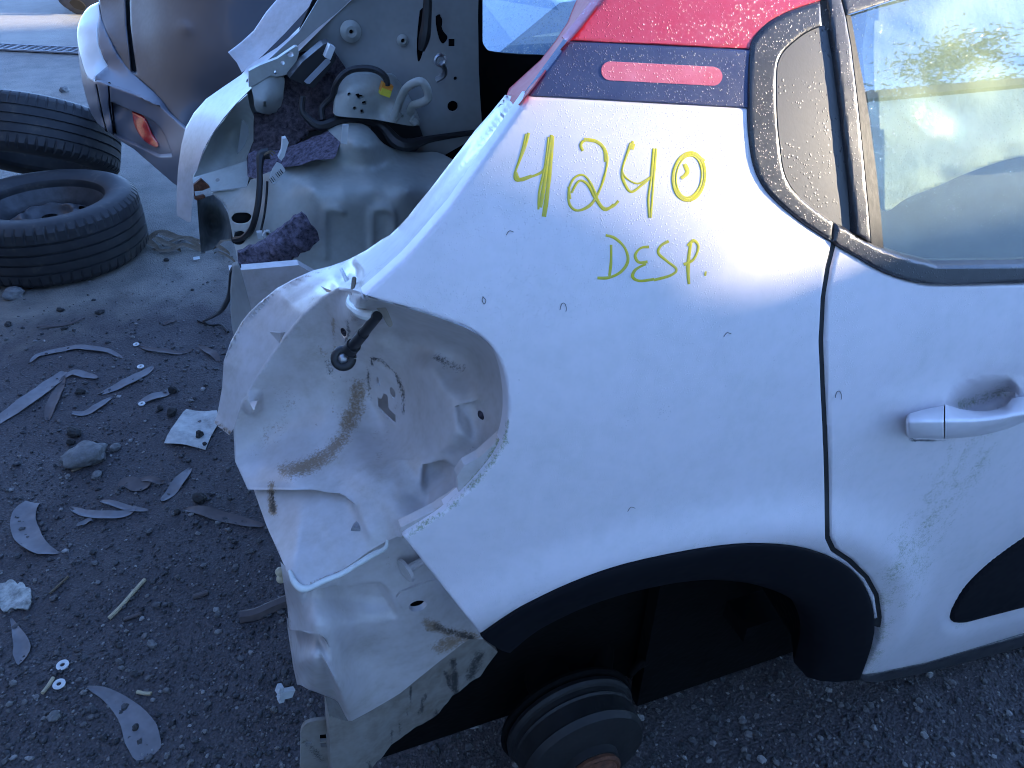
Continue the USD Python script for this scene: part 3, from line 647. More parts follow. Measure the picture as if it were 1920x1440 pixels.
rec_pk = pockets([
    ([(470, 928), (520, 926), (600, 930), (640, 936), (662, 952), (676, 985), (690, 1012), (700, 1040), (560, 1130), (500, 1060), (440, 940)], .046, 9, ([(500, 1000), (545, 1082), (567, 1100), (632, 1076), (700, 1034)], 95)),
    ([(800, 880), (835, 872), (858, 890), (846, 918), (815, 940), (800, 915)], .024, 12, None), ([(742, 868), (775, 872), (780, 892), (752, 905), (738, 890)], .016, 12, None),
    ([(862, 770), (900, 760), (925, 790), (915, 830), (890, 822), (866, 796)], .020, 14, None), ([(880, 650), (912, 672), (930, 715), (918, 722), (890, 690)], .014, 12, None),
    (PLATE, -.006, 5, None), ([(625, 585), (660, 570), (668, 610), (655, 645), (640, 650), (628, 620)], -.014, 12, None), ([(462, 742), (484, 738), (488, 760), (472, 775), (460, 765)], -.014, 8, None),
    ([(790, 700), (830, 700), (850, 730), (830, 760), (800, 750)], -.010, 26, None), ([(820, 780), (850, 790), (850, 830), (820, 840)], -.012, 22, None), ([(700, 640), (760, 630), (780, 660), (740, 680)], -.008, 22, None)])
def rec_bump(V):
    n = meshkit.fbm(np.stack([V[:, 0] * .02, V[:, 1] * .02, 0 * V[:, 0]], 1), 3, 2) - .5
    return np.array([0, 1.0, 0]) * (n * .0022)[:, None] + rec_pk(V)
low_pk = pockets([([(572, 1112), (712, 1102), (722, 1110), (738, 1150), (700, 1156), (590, 1160), (574, 1150)], .022, 9, None),
    ([(540, 1188), (600, 1200), (610, 1212), (614, 1262), (634, 1308), (650, 1362), (580, 1352), (540, 1300)], .036, 9, None), ([(655, 1220), (690, 1200), (720, 1230), (700, 1260)], .003, 20, None)])
def low_bump(V):
    n = meshkit.fbm(np.stack([V[:, 0] * .02, V[:, 1] * .02, 0 * V[:, 0]], 1), 3, 4) - .5
    return np.array([0, 1.0, 0]) * (n * .002)[:, None] + low_pk(V)
REC = obj('lamp_recess', patch(recess_poly, recess_fn, cell=6, holes=(hole1, h_plate, h_slot, h_small, h_up), skirt=.006, bump=rec_bump), MAT['white_in'], CAR, smooth=40, mask=REC_MASK, label='dirty pressed-metal recess where the rear lamp was')
obj('recess_backing', patch([(695, 690), (760, 690), (760, 810), (695, 810)], relief([(695, 690, .33), (760, 690, .31), (760, 810, .31), (695, 810, .33)]), cell=20, skirt=.003), MAT['white_in'], REC, mask=lambda P: np.zeros((len(P), 3)))
# flange of the tailgate opening
FL_OUT = [(992, 183), (972, 183), (950, 180), (923, 213), (893, 247), (866, 283), (837, 320), (812, 353), (787, 383), (766, 410), (747, 430), (733, 443), (717, 452), (688, 472), (653, 490), (620, 502), (587, 510), (553, 525), (520, 543), (487, 570), (468, 588), (453, 607), (433, 643), (420, 680), (417, 730), (408, 780), (402, 794), (430, 816)]
def flange_fn():
    inn = [(428, 818, .31), (438, 803, .306), (453, 757, .308), (487, 700, .308), (527, 643, .305), (570, 590, .294), (607, 560, .28), (637, 545, .253), (662, 549, .19), (684, 556, None), (720, 524, None), (760, 488, None), (800, 444, None), (850, 385, None), (900, 313, None), (950, 241, None), (992, 183, None)]
    out = [(402, 796, .34), (408, 780, .345), (420, 680, .37), (453, 607, .385), (520, 543, .375), (587, 510, .355), (653, 490, .325), (717, 452, .285), (747, 430, .265), (787, 383, .24), (837, 320, .215), (893, 247, .19), (950, 182, .175), (985, 150, .17)]
    s8 = side(.008)
    def prep(a):
        v = [float(s8(np.array(float(x)), np.array(float(y)))[1]) if q is None else q for x, y, q in a]
        L = LineString([(x, y) for x, y, _ in a]); return L, PchipInterpolator([L.project(Point(x, y)) for x, y, _ in a], v)
    (L1, f1), (L2, f2) = prep(inn), prep(out)
    def fn(px, py):
        px, py = np.asarray(px, float), np.asarray(py, float); pt = shapely.points(np.stack([px, py], -1))
        d1, d2 = shapely.distance(L1, pt), shapely.distance(L2, pt); w = d1 / np.maximum(d1 + d2, 1e-6)
        y1, y2 = f1(shapely.line_locate_point(L1, pt)), f2(shapely.line_locate_point(L2, pt))
        return at(px, py, 1, y1 * (1 - w) + y2 * w + .010 * np.exp(-((w - .45) / .12) ** 2) * np.clip((py - 140) / 60, 0, 1) * np.clip((600 - py) / 150, 0, 1))
    return fn
flange_surface = flange_fn()
fl_poly = FL_OUT + [(438, 803), (453, 757), (487, 700), (527, 643), (570, 590), (607, 558), (637, 543), (662, 548), (684, 556), (720, 524), (760, 488), (800, 444), (850, 385), (900, 313), (950, 241)]
FLG = obj('opening_flange', patch(fl_poly, flange_surface, cell=7, skirt=.004), MAT['white_in'], CAR, smooth=45,
    mask=brush((0, [(437, 640), (455, 606), (500, 560), (553, 526), (620, 503)], 6, .8), (0, [(405, 792), (432, 812)], 9, .9), (0, [(690, 520), (715, 500)], 16, .6), (0, [(585, 565), (610, 545)], 20, .5), (0, [(530, 640), (500, 690)], 10, .5), (0, [(640, 490), (670, 560)], 12, .6), (2, [(404, 794), (436, 816)], 5, .8)))
def gusset(a, b, c, lift=.03):
    P = [at(*a, 1, .30), at(*b, 1, .275), at(*c, 1, .30)]; top = at((a[0] + c[0]) / 2 + 6, (a[1] + c[1]) / 2 + 2, 1, .30 - lift)
    return trimesh.Trimesh(np.array([P[0], P[1], P[2], top]), np.array([(0, 1, 3), (1, 2, 3), (0, 3, 2), (0, 2, 1)]), process=False)
obj('gusset', gusset((601, 536), (624, 560), (634, 552)), MAT['white_in'], FLG, smooth=False)
obj('gusset', gusset((505, 622), (524, 644), (535, 622)), MAT['white_in'], FLG, smooth=False)
obj('gusset', gusset((466, 752), (476, 770), (487, 748), .012), MAT['white_in'], FLG, smooth=False)
bead = curve([(640, 505), (652, 530), (660, 548), (655, 568), (665, 580), (682, 590), (703, 592)], 3)
bp = np.array(bead); bp3 = np.array([at(x, y, 1, v) for (x, y), v in zip(bp, np.interp(np.linspace(0, 1, len(bp)), [0, .35, .6, .8, 1], [.30, .235, .17, .135, .12]))])
obj('sealant_bead', tube(bp3, np.linspace(.002, .0055, len(bp)), 8, 2), MAT['sealant'], REC)
obj('sealant_bead', tube([at(664, 522, 1, .235), at(662, 545, 1, .21), at(664, 560, 1, .195)], .0025, 6, 3), MAT['bark'], REC, label='dark twig of old sealant')
# rubber strap stay with eyelet
e0, e1 = at(708, 592, 1, .115), at(657, 655, 1, .16); ey = at(644, 672, 1, .165)
dv = (e1 - e0) / np.linalg.norm(e1 - e0)
STAY = obj('stay_rod', cat([tube([e0, e0 + .5 * (e1 - e0)], .0050, 12, 1), tube([e0 + .5 * (e1 - e0), e1], .0058, 12, 1), tube([e1 - dv * .010, e1 + dv * .002], .0076, 12, 1)]), MAT['plastic'], CAR, smooth=50, label='black rod end with eyelet hanging in the lamp recess')
t_ = np.linspace(0, 2 * math.pi, 25)
ring_pts = ey + .0088 * (np.cos(t_)[:, None] * RT + np.sin(t_)[:, None] * UP)
obj('eyelet', tube(ring_pts, .0046, 8, 1, False), MAT['plastic'], STAY, smooth=50)
bs = trimesh.creation.icosphere(2, .0058); bs.apply_translation(ey); obj('ball_joint', bs, MAT['galv'], STAY, smooth=True)
# bolt in the shelf and the grommet bracket behind the tip
for px, py, Y, nm, m in ((672, 990, .122, 'shelf_bolt', 'galv'),):
    c0 = at(px, py, 1, Y); obj(nm, tube([c0 + [.008, .012, 0], c0 + [-.004, -.006, .002]], [.008, .006], 10, 1), MAT[m], REC)
cl = curve([(713, 572), (724, 578), (734, 600), (736, 610), (728, 612), (716, 592), (706, 578)], 3)
obj('rust_bracket', patch(cl, flat(.135), cell=8, skirt=.01), plain('rusty_primer', (.36, .30, .24), .6, vary=.4), REC)
lip = Polygon(RECESS_EDGE + [(745, 1012), (810, 960), (858, 920), (900, 874), (924, 838), (936, 800), (938, 756), (931, 706), (914, 664), (880, 634), (835, 612), (780, 594), (720, 577)])
lip2 = Polygon(zrb((1745, 700), (1600, 830), (1510, 880), (1470, 940), (1480, 1050), (1330, 1150), (1130, 1250), (1135, 1305), (1350, 1180), (1520, 1045), (1650, 900), (1755, 720)))
obj('recess_lip', patch(lip2.buffer(2), side(.008), cell=7, skirt=.012), MAT['white_in'], REC, mask=brush((1, zrb((1720, 720), (1640, 870), (1480, 1050), (1300, 1190), (1140, 1300)), 11, .98), (1, zrb((1420, 1080), (1250, 1220)), 9, .8)))

# ---------------------------------------------------------------- lower rear panel
LC = [(527, 1060, .16), (540, 1147, .185), (547, 1227, .20), (557, 1293, .205), (563, 1320, .20), (543, 1083, .125), (567, 1103, .108), (565, 1150, .118), (566, 1195, .115), (567, 1290, .122), (587, 1337, .125),
      (630, 1080, .110), (750, 1010, .116), (700, 1050, .114), (640, 1130, .108), (720, 1130, .108), (650, 1190, .106), (750, 1200, .110), (650, 1240, .109), (760, 1100, .110), (830, 1150, .118), (700, 1300, .114), (650, 1350, .118), (617, 1345, .124), (800, 1250, .120), (880, 1195, .126), (930, 1190, .13), (780, 1000, .12), (850, 1080, .125)]
low_poly = [(527, 1060), (540, 1147), (547, 1227), (557, 1293), (563, 1320), (587, 1337), (617, 1347), (650, 1357), (700, 1330), (750, 1300), (800, 1260), (833, 1233), (867, 1207), (890, 1194), (935, 1188), (900, 1100), (800, 985), (752, 992), (720, 1012), (690, 1030), (630, 1072), (567, 1096), (543, 1076)]
hA, hB = ellipse(782, 1133, 17, 10, -14), ellipse(676, 1322, 12, 8, -14)
LOW = obj('rear_corner_panel', patch(low_poly, relief(LC, .0003), cell=6, holes=(hA,), skirt=.006, bump=low_bump), MAT['white_in'], CAR, smooth=40, label='pressed-metal rear corner panel bared by the missing bumper',
    mask=brush((0, [(850, 1190), (880, 1192), (820, 1215)], 34, .85), (0, [(800, 1170), (860, 1195)], 14, .8), (2, [(815, 1170), (865, 1185), (885, 1195)], 12, .75), (0, [(600, 1150), (700, 1140)], 8, .55), (0, [(680, 1040), (720, 1020), (735, 1060)], 22, .5), (0, [(530, 1070), (550, 1230), (565, 1320)], 9, .7), (2, [(528, 1060), (545, 1200)], 5, .6), (0, [(700, 1220), (730, 1240)], 12, .4)))
obj('grommet', patch(hB, flat(.112), cell=6, skirt=.01), plain('grey_grommet', (.22, .22, .22), .7), LOW, label='grey plug in the corner panel')
weld = Polygon([(743, 1117), (750, 1108), (800, 1088), (930, 1060), (935, 1196), (870, 1195), (830, 1186), (782, 1178), (762, 1150)])
obj('weld_plate', patch(weld, (lambda f: lambda a, b: f(a, b) + np.array([0, -.003, 0]))(relief(LC, .0003)), cell=7, holes=(hA,), skirt=.003), MAT['white_in'], LOW, smooth=40, mask=brush((0, [(800, 1170), (860, 1190), (890, 1195)], 26, .9), (2, [(820, 1175), (885, 1196)], 16, .85)), label='welded plate with an oval hole')
obj('seam_sealant', tube([at(x, y, 1, v) for x, y, v in ((543, 1070, .10), (552, 1092, .085), (567, 1104, .078), (585, 1100, .080), (610, 1088, .080), (640, 1076, .082), (670, 1058, .085), (700, 1040, .088), (722, 1028, .088), (726, 1012, .092))], [.002, .0034, .004, .0034, .003, .003, .003, .0034, .0026, .0015], 8, 4), MAT['sealant'], LOW, smooth=True)
c0 = at(778, 1058, 1, .105); obj('stud', cat([tube([c0 + [.03, .01, 0], c0 + [-.012, -.004, -.002]], .005, 10, 1), tube([c0 + [-.010, -.003, -.002], c0 + [-.014, -.0045, -.0025]], .015, 12, 1)]), MAT['white_in'], LOW)
rail = [(617, 1342), (650, 1352), (700, 1326), (750, 1296), (833, 1228), (890, 1188), (932, 1220), (900, 1267), (847, 1303), (823, 1337), (733, 1397), (690, 1450), (670, 1500), (622, 1500)]
obj('chassis_rail', patch(rail, relief([(617, 1345, .165), (890, 1190, .18), (932, 1220, .205), (823, 1337, .20), (733, 1397, .19), (690, 1450, .185), (622, 1500, .175), (700, 1340, .165), (700, 1390, .172)]), cell=7, skirt=.04, bump=lambda V: np.array([0, 1.0, 0]) * ((meshkit.fbm(np.stack([V[:, 0] * .05, V[:, 1] * .03, 0 * V[:, 0]], 1), 3, 8) - .5) * .008)[:, None]), MAT['dirty_rail'], CAR, smooth=50,
    mask=brush((2, [(850, 1240), (855, 1300)], 14, 1.0), (2, [(835, 1260), (845, 1290)], 8, 1.0), (2, [(772, 1285), (765, 1340)], 6, 1.0), (2, [(797, 1302), (787, 1342)], 8, 1.0), (2, [(735, 1370), (732, 1392)], 8, .95), (2, [(750, 1355), (752, 1378)], 6, .95), (2, [(820, 1335), (810, 1350)], 9, .95), (2, [(690, 1430), (700, 1450)], 10, .9), (2, [(900, 1230), (880, 1270)], 22, .9), (2, [(690, 1385), (670, 1400)], 9, .6)), label='mud-caked chassis rail with black underseal patches')
brk = curve([(563, 1445), (564, 1400), (565, 1372), (573, 1358), (590, 1352), (612, 1350)], 3) + [(620, 1352), (620, 1500), (563, 1500)]
BRK = obj('bumper_bracket', patch(brk, flat(.20), cell=8, skirt=.006, holes=([(600, 1378), (619, 1376), (619, 1390), (600, 1391)], [(601, 1394), (619, 1393), (619, 1400), (602, 1401)], [(573, 1391), (585, 1389), (585, 1395), (573, 1396)])), MAT['dirty_rail'], CAR, mask=brush((2, [(570, 1390), (600, 1420)], 22, .7)), label='slotted bumper bracket under the rear corner')
obj('bracket_backing', patch([(574, 1372), (618, 1356), (620, 1500), (568, 1500)], flat(.225), cell=20, skirt=.01), MAT['under'], BRK)
obj('plastic_clip', cat([box(at(536, 1300, 1, .21), (.022, .008, .014), (0, .5, .3)), box(at(524, 1292, 1, .21), (.006, .010, .012), (0, .5, .3)), box(at(527, 1310, 1, .21), (.007, .009, .008), (0, .4, .3))]), MAT['clear_plastic'], CAR, smooth=False)
for px, py in ((525, 1072), (527, 1085)):
    b = trimesh.creation.icosphere(1, .006); b.apply_translation(at(px, py, 1, .19)); obj('foam_scrap', b, MAT['straw'], CAR, smooth=True)

# ---------------------------------------------------------------- brake drum, axle and underside
DC = np.array([ARCH[0] - .012, 0, .150])
def dl(prof, n=64): m = lathe([(a * .9, b) for a, b in prof], n, '-y'); m.apply_translation(DC); return m
DRUM = obj('brake_drum', dl([(.0, -.20), (.120, -.205), (.136, -.20), (.138, -.192), (.134, -.186), (.129, -.184), (.128, -.176), (.130, -.172), (.127, -.168), (.126, -.14), (.128, -.136), (.124, -.130), (.121, -.124), (.090, -.118), (.060, -.114), (.058, -.100), (0, -.099)]), MAT['drum'], CAR, smooth=30, label='grimy brake drum left bare by the missing wheel')
obj('hub_flange', dl([(0, -.100), (.054, -.1), (.056, -.094), (.052, -.090), (.046, -.091), (.044, -.086), (.030, -.084), (0, -.084)], 40), MAT['rust'], DRUM, smooth=30)
obj('hub_cap', dl([(.0275, -.09), (.0275, -.075), (.024, -.068), (.014, -.066), (0, -.0655)], 32), MAT['chrome'], DRUM, smooth=30)
obj('backing_plate', dl([(0, -.215), (.142, -.215), (.145, -.208), (.140, -.204), (0, -.204)], 48), MAT['under'], CAR)
obj('axle_beam', cat([tube([DC + [0, .21, 0], DC + [.02, .40, .03], DC + [.30, .62, .08]], .045, 12, 4), tube([DC + [.30, .5, .08], DC + [.30, 1.2, .08]], .05, 12, 1), tube([DC + [.30, 1.1, .08], DC + [.02, 1.3, .03], DC + [0, 1.5, 0]], .045, 12, 4)]), MAT['under'], CAR)
obj('brake_hose', tube([at(1180, 1268, 1, .23), at(1200, 1245, 1, .25), at(1235, 1228, 1, .27), at(1290, 1205, 1, .30), at(1360, 1200, 1, .34)], [.006, .009, .013, .011, .010], 8, 4), MAT['under'], CAR, smooth=True)
obj('damper', cat([tube([at(1120, 1300, 1, .27), at(1130, 1180, 1, .33)], .026, 12, 1), tube([at(1130, 1180, 1, .33), at(1135, 1100, 1, .36)], .012, 10, 1)]), MAT['under'], CAR)
obj('inner_arch_wall', box((.92, .315, .38), (1.70, .03, .64)), MAT['under'], CAR)  # added box, keeps light and lit ground out of the arch
obj('inner_arch_wall', box((1.02, .262, .34), (.86, .03, .62)), MAT['under'], CAR)  # second added box, darkens the arch right of the drum
obj('floor_pan', box((2.05, .93, .27), (2.6, 1.50, .04)), MAT['under'], CAR)
obj('floor_pan', box((.30, 1.0, .40), (.50, 1.1, .04)), MAT['under'], CAR)

# ---------------------------------------------------------------- inside of the boot seen through the open tailgate
def b2(*p): return [(320 + a / 3, b / 3) for a, b in p]
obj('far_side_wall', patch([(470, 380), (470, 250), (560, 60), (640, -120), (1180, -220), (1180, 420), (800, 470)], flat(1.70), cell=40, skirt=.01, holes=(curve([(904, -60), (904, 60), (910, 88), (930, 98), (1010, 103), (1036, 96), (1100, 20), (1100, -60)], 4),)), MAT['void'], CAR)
obj('far_window', patch([(898, -70), (898, 108), (1045, 108), (1110, 20), (1110, -70)], flat(1.715), cell=30, skirt=.004), MAT['far_glass'], CAR, label='beaded far side window seen through the cabin')
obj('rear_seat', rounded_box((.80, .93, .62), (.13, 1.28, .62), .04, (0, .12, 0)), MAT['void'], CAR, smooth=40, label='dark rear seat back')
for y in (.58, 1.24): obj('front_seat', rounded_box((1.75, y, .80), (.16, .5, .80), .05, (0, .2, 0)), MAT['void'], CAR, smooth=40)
upper = curve([(905, -80), (897, 0), (897, 80), (899, 160), (905, 250)], 4) + [(800, 310), (640, 320), (470, 340), (440, 330), (462, 150), (560, 60), (620, -40), (640, -80)]
obj('inner_quarter_wall', patch(upper, relief([(905, -80, 1.42), (899, 160, 1.42), (905, 250, 1.42), (800, 120, 1.47), (780, 30, 1.50), (700, 80, 1.55), (700, -40, 1.55), (620, 60, 1.57), (560, 200, 1.58), (480, 250, 1.58), (640, 320, 1.5), (800, 300, 1.45), (850, 0, 1.44), (850, 200, 1.43)]), cell=10, skirt=.004, holes=(ellipse(849, 199, 10, 10), [(841, 73), (853, 73), (853, 87), (841, 87)], ellipse(854, 147, 3.5, 3.5), ellipse(658, 59, 4, 4), ellipse(755, 76, 4, 4), ellipse(825, 45, 5, 13, 8), curve([(787, 20), (795, 15), (801, 40), (800, 70), (790, 110), (783, 112), (782, 70), (787, 20)], 4), curve([(817, 30), (826, 28), (830, 55), (840, 70), (832, 82), (824, 74), (818, 50), (817, 30)], 4))), MAT['primer_dark'], CAR, smooth=45, label='grey inner quarter wall of the boot with holes')
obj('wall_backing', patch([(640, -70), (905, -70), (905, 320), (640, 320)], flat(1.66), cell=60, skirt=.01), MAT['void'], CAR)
for px, py, y, r in ((658, 59, 1.55, .026), (755, 76, 1.50, .014)):
    m = lathe([(.005, 0), (.0055, .006), (r * .5, .007), (r, 0), (r, -.004)], 24, '-y'); m.apply_translation(at(px, py, 1, y)); obj('fixing_boss', m, MAT['primer'], CAR)
# gas strut stub and wiring hanging on the wall
obj('wall_cable', tube([at(x, y, 1, 1.40) for x, y in ((803, -20), (800, 40), (796, 70), (790, 95))], [.010, .012, .014, .008], 8, 3), MAT['plastic'], CAR)
obj('ring_terminal', cat([tube([at(825, 113, 1, 1.38) + .012 * np.array([math.cos(a), 0, math.sin(a)]) for a in np.linspace(0, 6.283, 17)], .0045, 6, 1, False), tube([at(828, 118, 1, 1.38), at(834, 130, 1, 1.39), at(831, 142, 1, 1.40), at(818, 150, 1, 1.41)], .007, 6, 3)]), MAT['galv'], CAR)
# hinge-side pillar of the far side: outer curved flange, drain channel, inner plate
farfl = b2((35, 1212), (33, 1100), (42, 950), (60, 820), (85, 722), (130, 640), (200, 560), (300, 490), (400, 422), (440, 372), (520, 320), (600, 270), (660, 220), (720, 160), (800, 100), (900, 20), (960, -40), (1000, -120), (1120, -120), (1040, -20), (900, 110), (820, 190), (760, 250), (660, 350), (560, 430), (470, 480), (430, 520), (370, 580), (300, 660), (225, 765), (180, 850), (150, 950), (130, 1080), (118, 1180), (112, 1248), (95, 1248))
obj('far_opening_flange', patch(farfl, relief([(332, 400, 1.60), (335, 300, 1.66), (380, 197, 1.70), (450, 143, 1.70), (540, 75, 1.70), (620, 5, 1.72), (660, -40, 1.74), (357, 413, 1.56), (372, 320, 1.54), (395, 255, 1.54), (443, 193, 1.53), (478, 160, 1.53), (540, 115, 1.54), (600, 55, 1.55), (680, -40, 1.58)]), cell=8, skirt=.006), MAT['white_in'], CAR, smooth=45, mask=brush((0, [(340, 405), (356, 414)], 6, .6)), label='pale curved far flange of the tailgate opening')
fin = b2((325, 297), (400, 240), (470, 175), (540, 70), (600, 0), (660, -110), (900, -110), (760, 60), (640, 190), (540, 290), (460, 365), (400, 408), (372, 352))
obj('drain_channel', patch(fin, relief([(428, 98, 1.80), (500, 30, 1.82), (540, -30, 1.84), (450, 136, 1.73), (480, 112, 1.73), (540, 55, 1.74), (600, -30, 1.76), (470, 90, 1.79)]), cell=8, skirt=.01), MAT['white_in'], CAR, smooth=45, label='pale pointed end of the far roof drain channel')
can = b2((150, 952), (190, 850), (230, 765), (310, 660), (375, 582), (432, 530), (445, 600), (470, 660), (476, 740), (465, 810), (440, 860), (430, 905), (300, 945), (125, 1000))
obj('far_lamp_can', patch(can, relief([(370, 318, 1.55), (400, 255, 1.54), (445, 195, 1.53), (420, 260, 1.63), (440, 240, 1.64), (470, 220, 1.56), (475, 260, 1.55), (462, 300, 1.52), (400, 320, 1.56), (430, 300, 1.58), (362, 333, 1.53)]), cell=8, skirt=.004), MAT['primer'], CAR, smooth=50, label='inside of the far lamp housing')
lowb = b2((123, 1003), (300, 948), (432, 906), (440, 1000), (430, 1050), (330, 1062), (225, 1075), (222, 1052), (170, 1006), (128, 1040))
obj('far_corner_sheet', patch(lowb, relief([(361, 335, 1.52), (463, 302, 1.50), (465, 345, 1.44), (395, 358, 1.46), (362, 347, 1.50)]), cell=8, skirt=.004, holes=(ellipse(408, 338, 4, 4),)), MAT['primer'], CAR, smooth=45, mask=brush((0, [(362, 350), (395, 358)], 7, .8)))
obj('torn_edge', patch(b2((128, 1042), (170, 1008), (222, 1054), (180, 1072), (132, 1076), (140, 1112), (185, 1100), (196, 1112), (150, 1128), (133, 1120)), flat(1.47), cell=6, skirt=.012), MAT['rust'], CAR, smooth=False, label='torn rusty metal edge at the far corner')
obj('corner_cavity', patch(b2((148, 1122), (240, 1098), (290, 1140), (322, 1200), (344, 1280), (352, 1345), (280, 1350), (240, 1400), (172, 1425), (160, 1300)), relief([(370, 375, 1.50), (400, 366, 1.62), (427, 400, 1.48), (437, 447, 1.44), (400, 420, 1.66), (378, 475, 1.50), (375, 430, 1.50)]), cell=8, skirt=.004), plain('cavity_sheet', (.20, .21, .20), .7, vary=.5), CAR, label='dark open cavity of the torn far corner')
plate = b2((440, 400), (440, 490), (470, 480), (560, 425), (600, 432), (650, 420), (692, 395), (722, 300), (715, 262), (700, 262), (600, 330), (500, 368))
obj('hinge_plate', patch(plate, flat(1.515), cell=8, skirt=.02, holes=(ellipse(544, 102, 7, 5), ellipse(530, 118, 4, 4), ellipse(516, 136, 2.5, 4))), MAT['primer'], CAR, label='grey plate with three holes on the far pillar')
tongue = curve(b2((452, 486), (470, 560), (480, 620), (530, 642), (590, 640), (628, 600), (635, 520), (640, 440), (600, 434), (560, 428), (470, 482)), 3)
obj('pillar_tongue', patch(tongue, relief([(470, 162, 1.52), (533, 145, 1.53), (495, 200, 1.50), (530, 200, 1.54), (500, 213, 1.53)]), cell=8, skirt=.02, holes=([(494, 190), (499, 190), (499, 200), (494, 200)],)), MAT['primer'], CAR, smooth=45)
feltback = b2((470, 640), (600, 640), (640, 440), (720, 300), (900, 260), (1010, 420), (940, 600), (900, 680), (830, 720), (660, 850), (560, 920), (440, 1000), (430, 900), (468, 800))
obj('felt_backing', patch(feltback, relief([(476, 215, 1.55), (540, 150, 1.56), (620, 90, 1.56), (650, 140, 1.53), (620, 235, 1.46), (540, 290, 1.44), (467, 330, 1.44), (475, 270, 1.5)]), cell=8, skirt=.01, bump=lambda V: np.array([0, 1.0, 0]) * ((meshkit.fbm(np.stack([V[:, 0] * .06, V[:, 1] * .06, 0 * V[:, 0]], 1), 4, 5) - .5) * .05)[:, None]), MAT['felt_dark'], CAR, smooth=60, label='dark crumpled felt lining behind the wiring')
obj('felt_strip', patch(curve(b2((436, 1000), (440, 880), (520, 860), (620, 858), (760, 800), (900, 745), (935, 740), (955, 790), (940, 850), (912, 892), (820, 896), (740, 925), (640, 945), (560, 990), (500, 1005)), 2), relief([(465, 333, 1.40), (466, 293, 1.43), (525, 286, 1.42), (620, 248, 1.38), (637, 262, 1.33), (620, 296, 1.28), (560, 310, 1.31), (500, 333, 1.36)]), cell=7, skirt=.018, bump=lambda V: np.array([0, 1.0, 0]) * ((meshkit.fbm(np.stack([V[:, 0] * .08, V[:, 1] * .08, 0 * V[:, 0]], 1), 4, 6) - .5) * .025)[:, None]), MAT['felt'], CAR, smooth=60, label='purplish grey felt strip above the wheel housing')
# control module and label
u = (at(617, 108, 1, 1.44) - at(572, 155, 1, 1.44)); ul = np.linalg.norm(u); u /= ul
MOD = obj('control_module', patch(b2((668, 440), (740, 350), (860, 250), (895, 240), (932, 330), (900, 380), (800, 500), (740, 470)), flat(1.455), cell=12, skirt=.05), MAT['plastic'], CAR, label='black control module on the far pillar')
obj('module_label', patch(b2((750, 458), (872, 332), (892, 330), (900, 350), (782, 472), (765, 470)), flat(1.451), cell=12, skirt=.002), plain('grey_label', (.33, .36, .40), .5, vary=.15), MOD)
obj('module_plug', box(at(617, 96, 1, 1.44), (.014, .03, .03), (0, .5, 0)), MAT['label'], MOD)
# latch bracket with striker loop
BC = relief([(635, 153, 1.42), (653, 143, 1.41), (700, 140, 1.40), (737, 140, 1.42), (627, 213, 1.38), (703, 223, 1.38), (690, 190, 1.375), (640, 190, 1.375), (725, 170, 1.39), (712, 215, 1.39), (735, 215, 1.37), (787, 235, 1.39), (765, 190, 1.40), (760, 165, 1.44), (650, 160, 1.385), (720, 150, 1.40)])
bra = curve(b2((918, 640), (925, 560), (938, 470), (960, 440), (1010, 428), (1020, 416), (1100, 414), (1250, 420), (1275, 450), (1330, 520), (1380, 620), (1402, 705), (1300, 700), (1150, 672), (1000, 660), (935, 652)), 2)
BRA = obj('latch_bracket', patch(bra, BC, cell=7, skirt=.014, holes=(ellipse(655, 177, 3.5, 3.5), b2((1040, 530), (1060, 524), (1062, 532), (1085, 538), (1083, 550), (1070, 552), (1068, 560), (1050, 556), (1050, 545), (1040, 542)), ellipse(683, 193, 4.5, 3.5), ellipse(665, 203, 3.2, 3), b2((1066, 618), (1082, 614), (1088, 636), (1070, 642)), ellipse(754, 217, 3.2, 3.2))), MAT['primer'], CAR, smooth=45, label='pressed bracket with cut-outs carrying the seat striker')
obj('bracket_backing', patch(b2((930, 500), (1240, 430), (1390, 690), (930, 640)), flat(1.47), cell=20, skirt=.01), MAT['void'], BRA)
obj('striker_loop', tube([at(a, b, 1, y) for a, b, y in ((737, 222, 1.365), (745, 203, 1.355), (753, 181, 1.33), (763, 164, 1.30), (778, 155, 1.28), (790, 153, 1.27), (799, 163, 1.27), (803, 178, 1.275), (799, 188, 1.28), (785, 194, 1.30), (774, 198, 1.33), (769, 210, 1.365))], .0095, 10, 4), MAT['primer'], BRA, smooth=50)
obj('striker_weld', tube([at(735, 224, 1, 1.368), at(748, 208, 1, 1.366)], .012, 8, 1), MAT['primer'], BRA); obj('striker_weld', tube([at(772, 222, 1, 1.375), at(780, 230, 1, 1.375)], .010, 8, 1), MAT['primer'], BRA)
obj('bracket_plug', cat([box(at(724, 164, 1, 1.37), (.026, .02, .020), (0, .4, 0))]), MAT['orange'], BRA); obj('bracket_plug', box(at(722, 172, 1, 1.368), (.024, .022, .016), (0, .4, 0)), MAT['yellow'], BRA)
obj('plug_cable', tube([at(a, b, 1, y) for a, b, y in ((605, 225, 1.40), (603, 205, 1.41), (612, 192, 1.41), (624, 180, 1.40), (630, 158, 1.39), (643, 140, 1.39), (662, 130, 1.39), (690, 128, 1.38), (712, 135, 1.37), (724, 147, 1.365), (726, 160, 1.365))], .0075, 8, 3), MAT['plastic'], CAR)
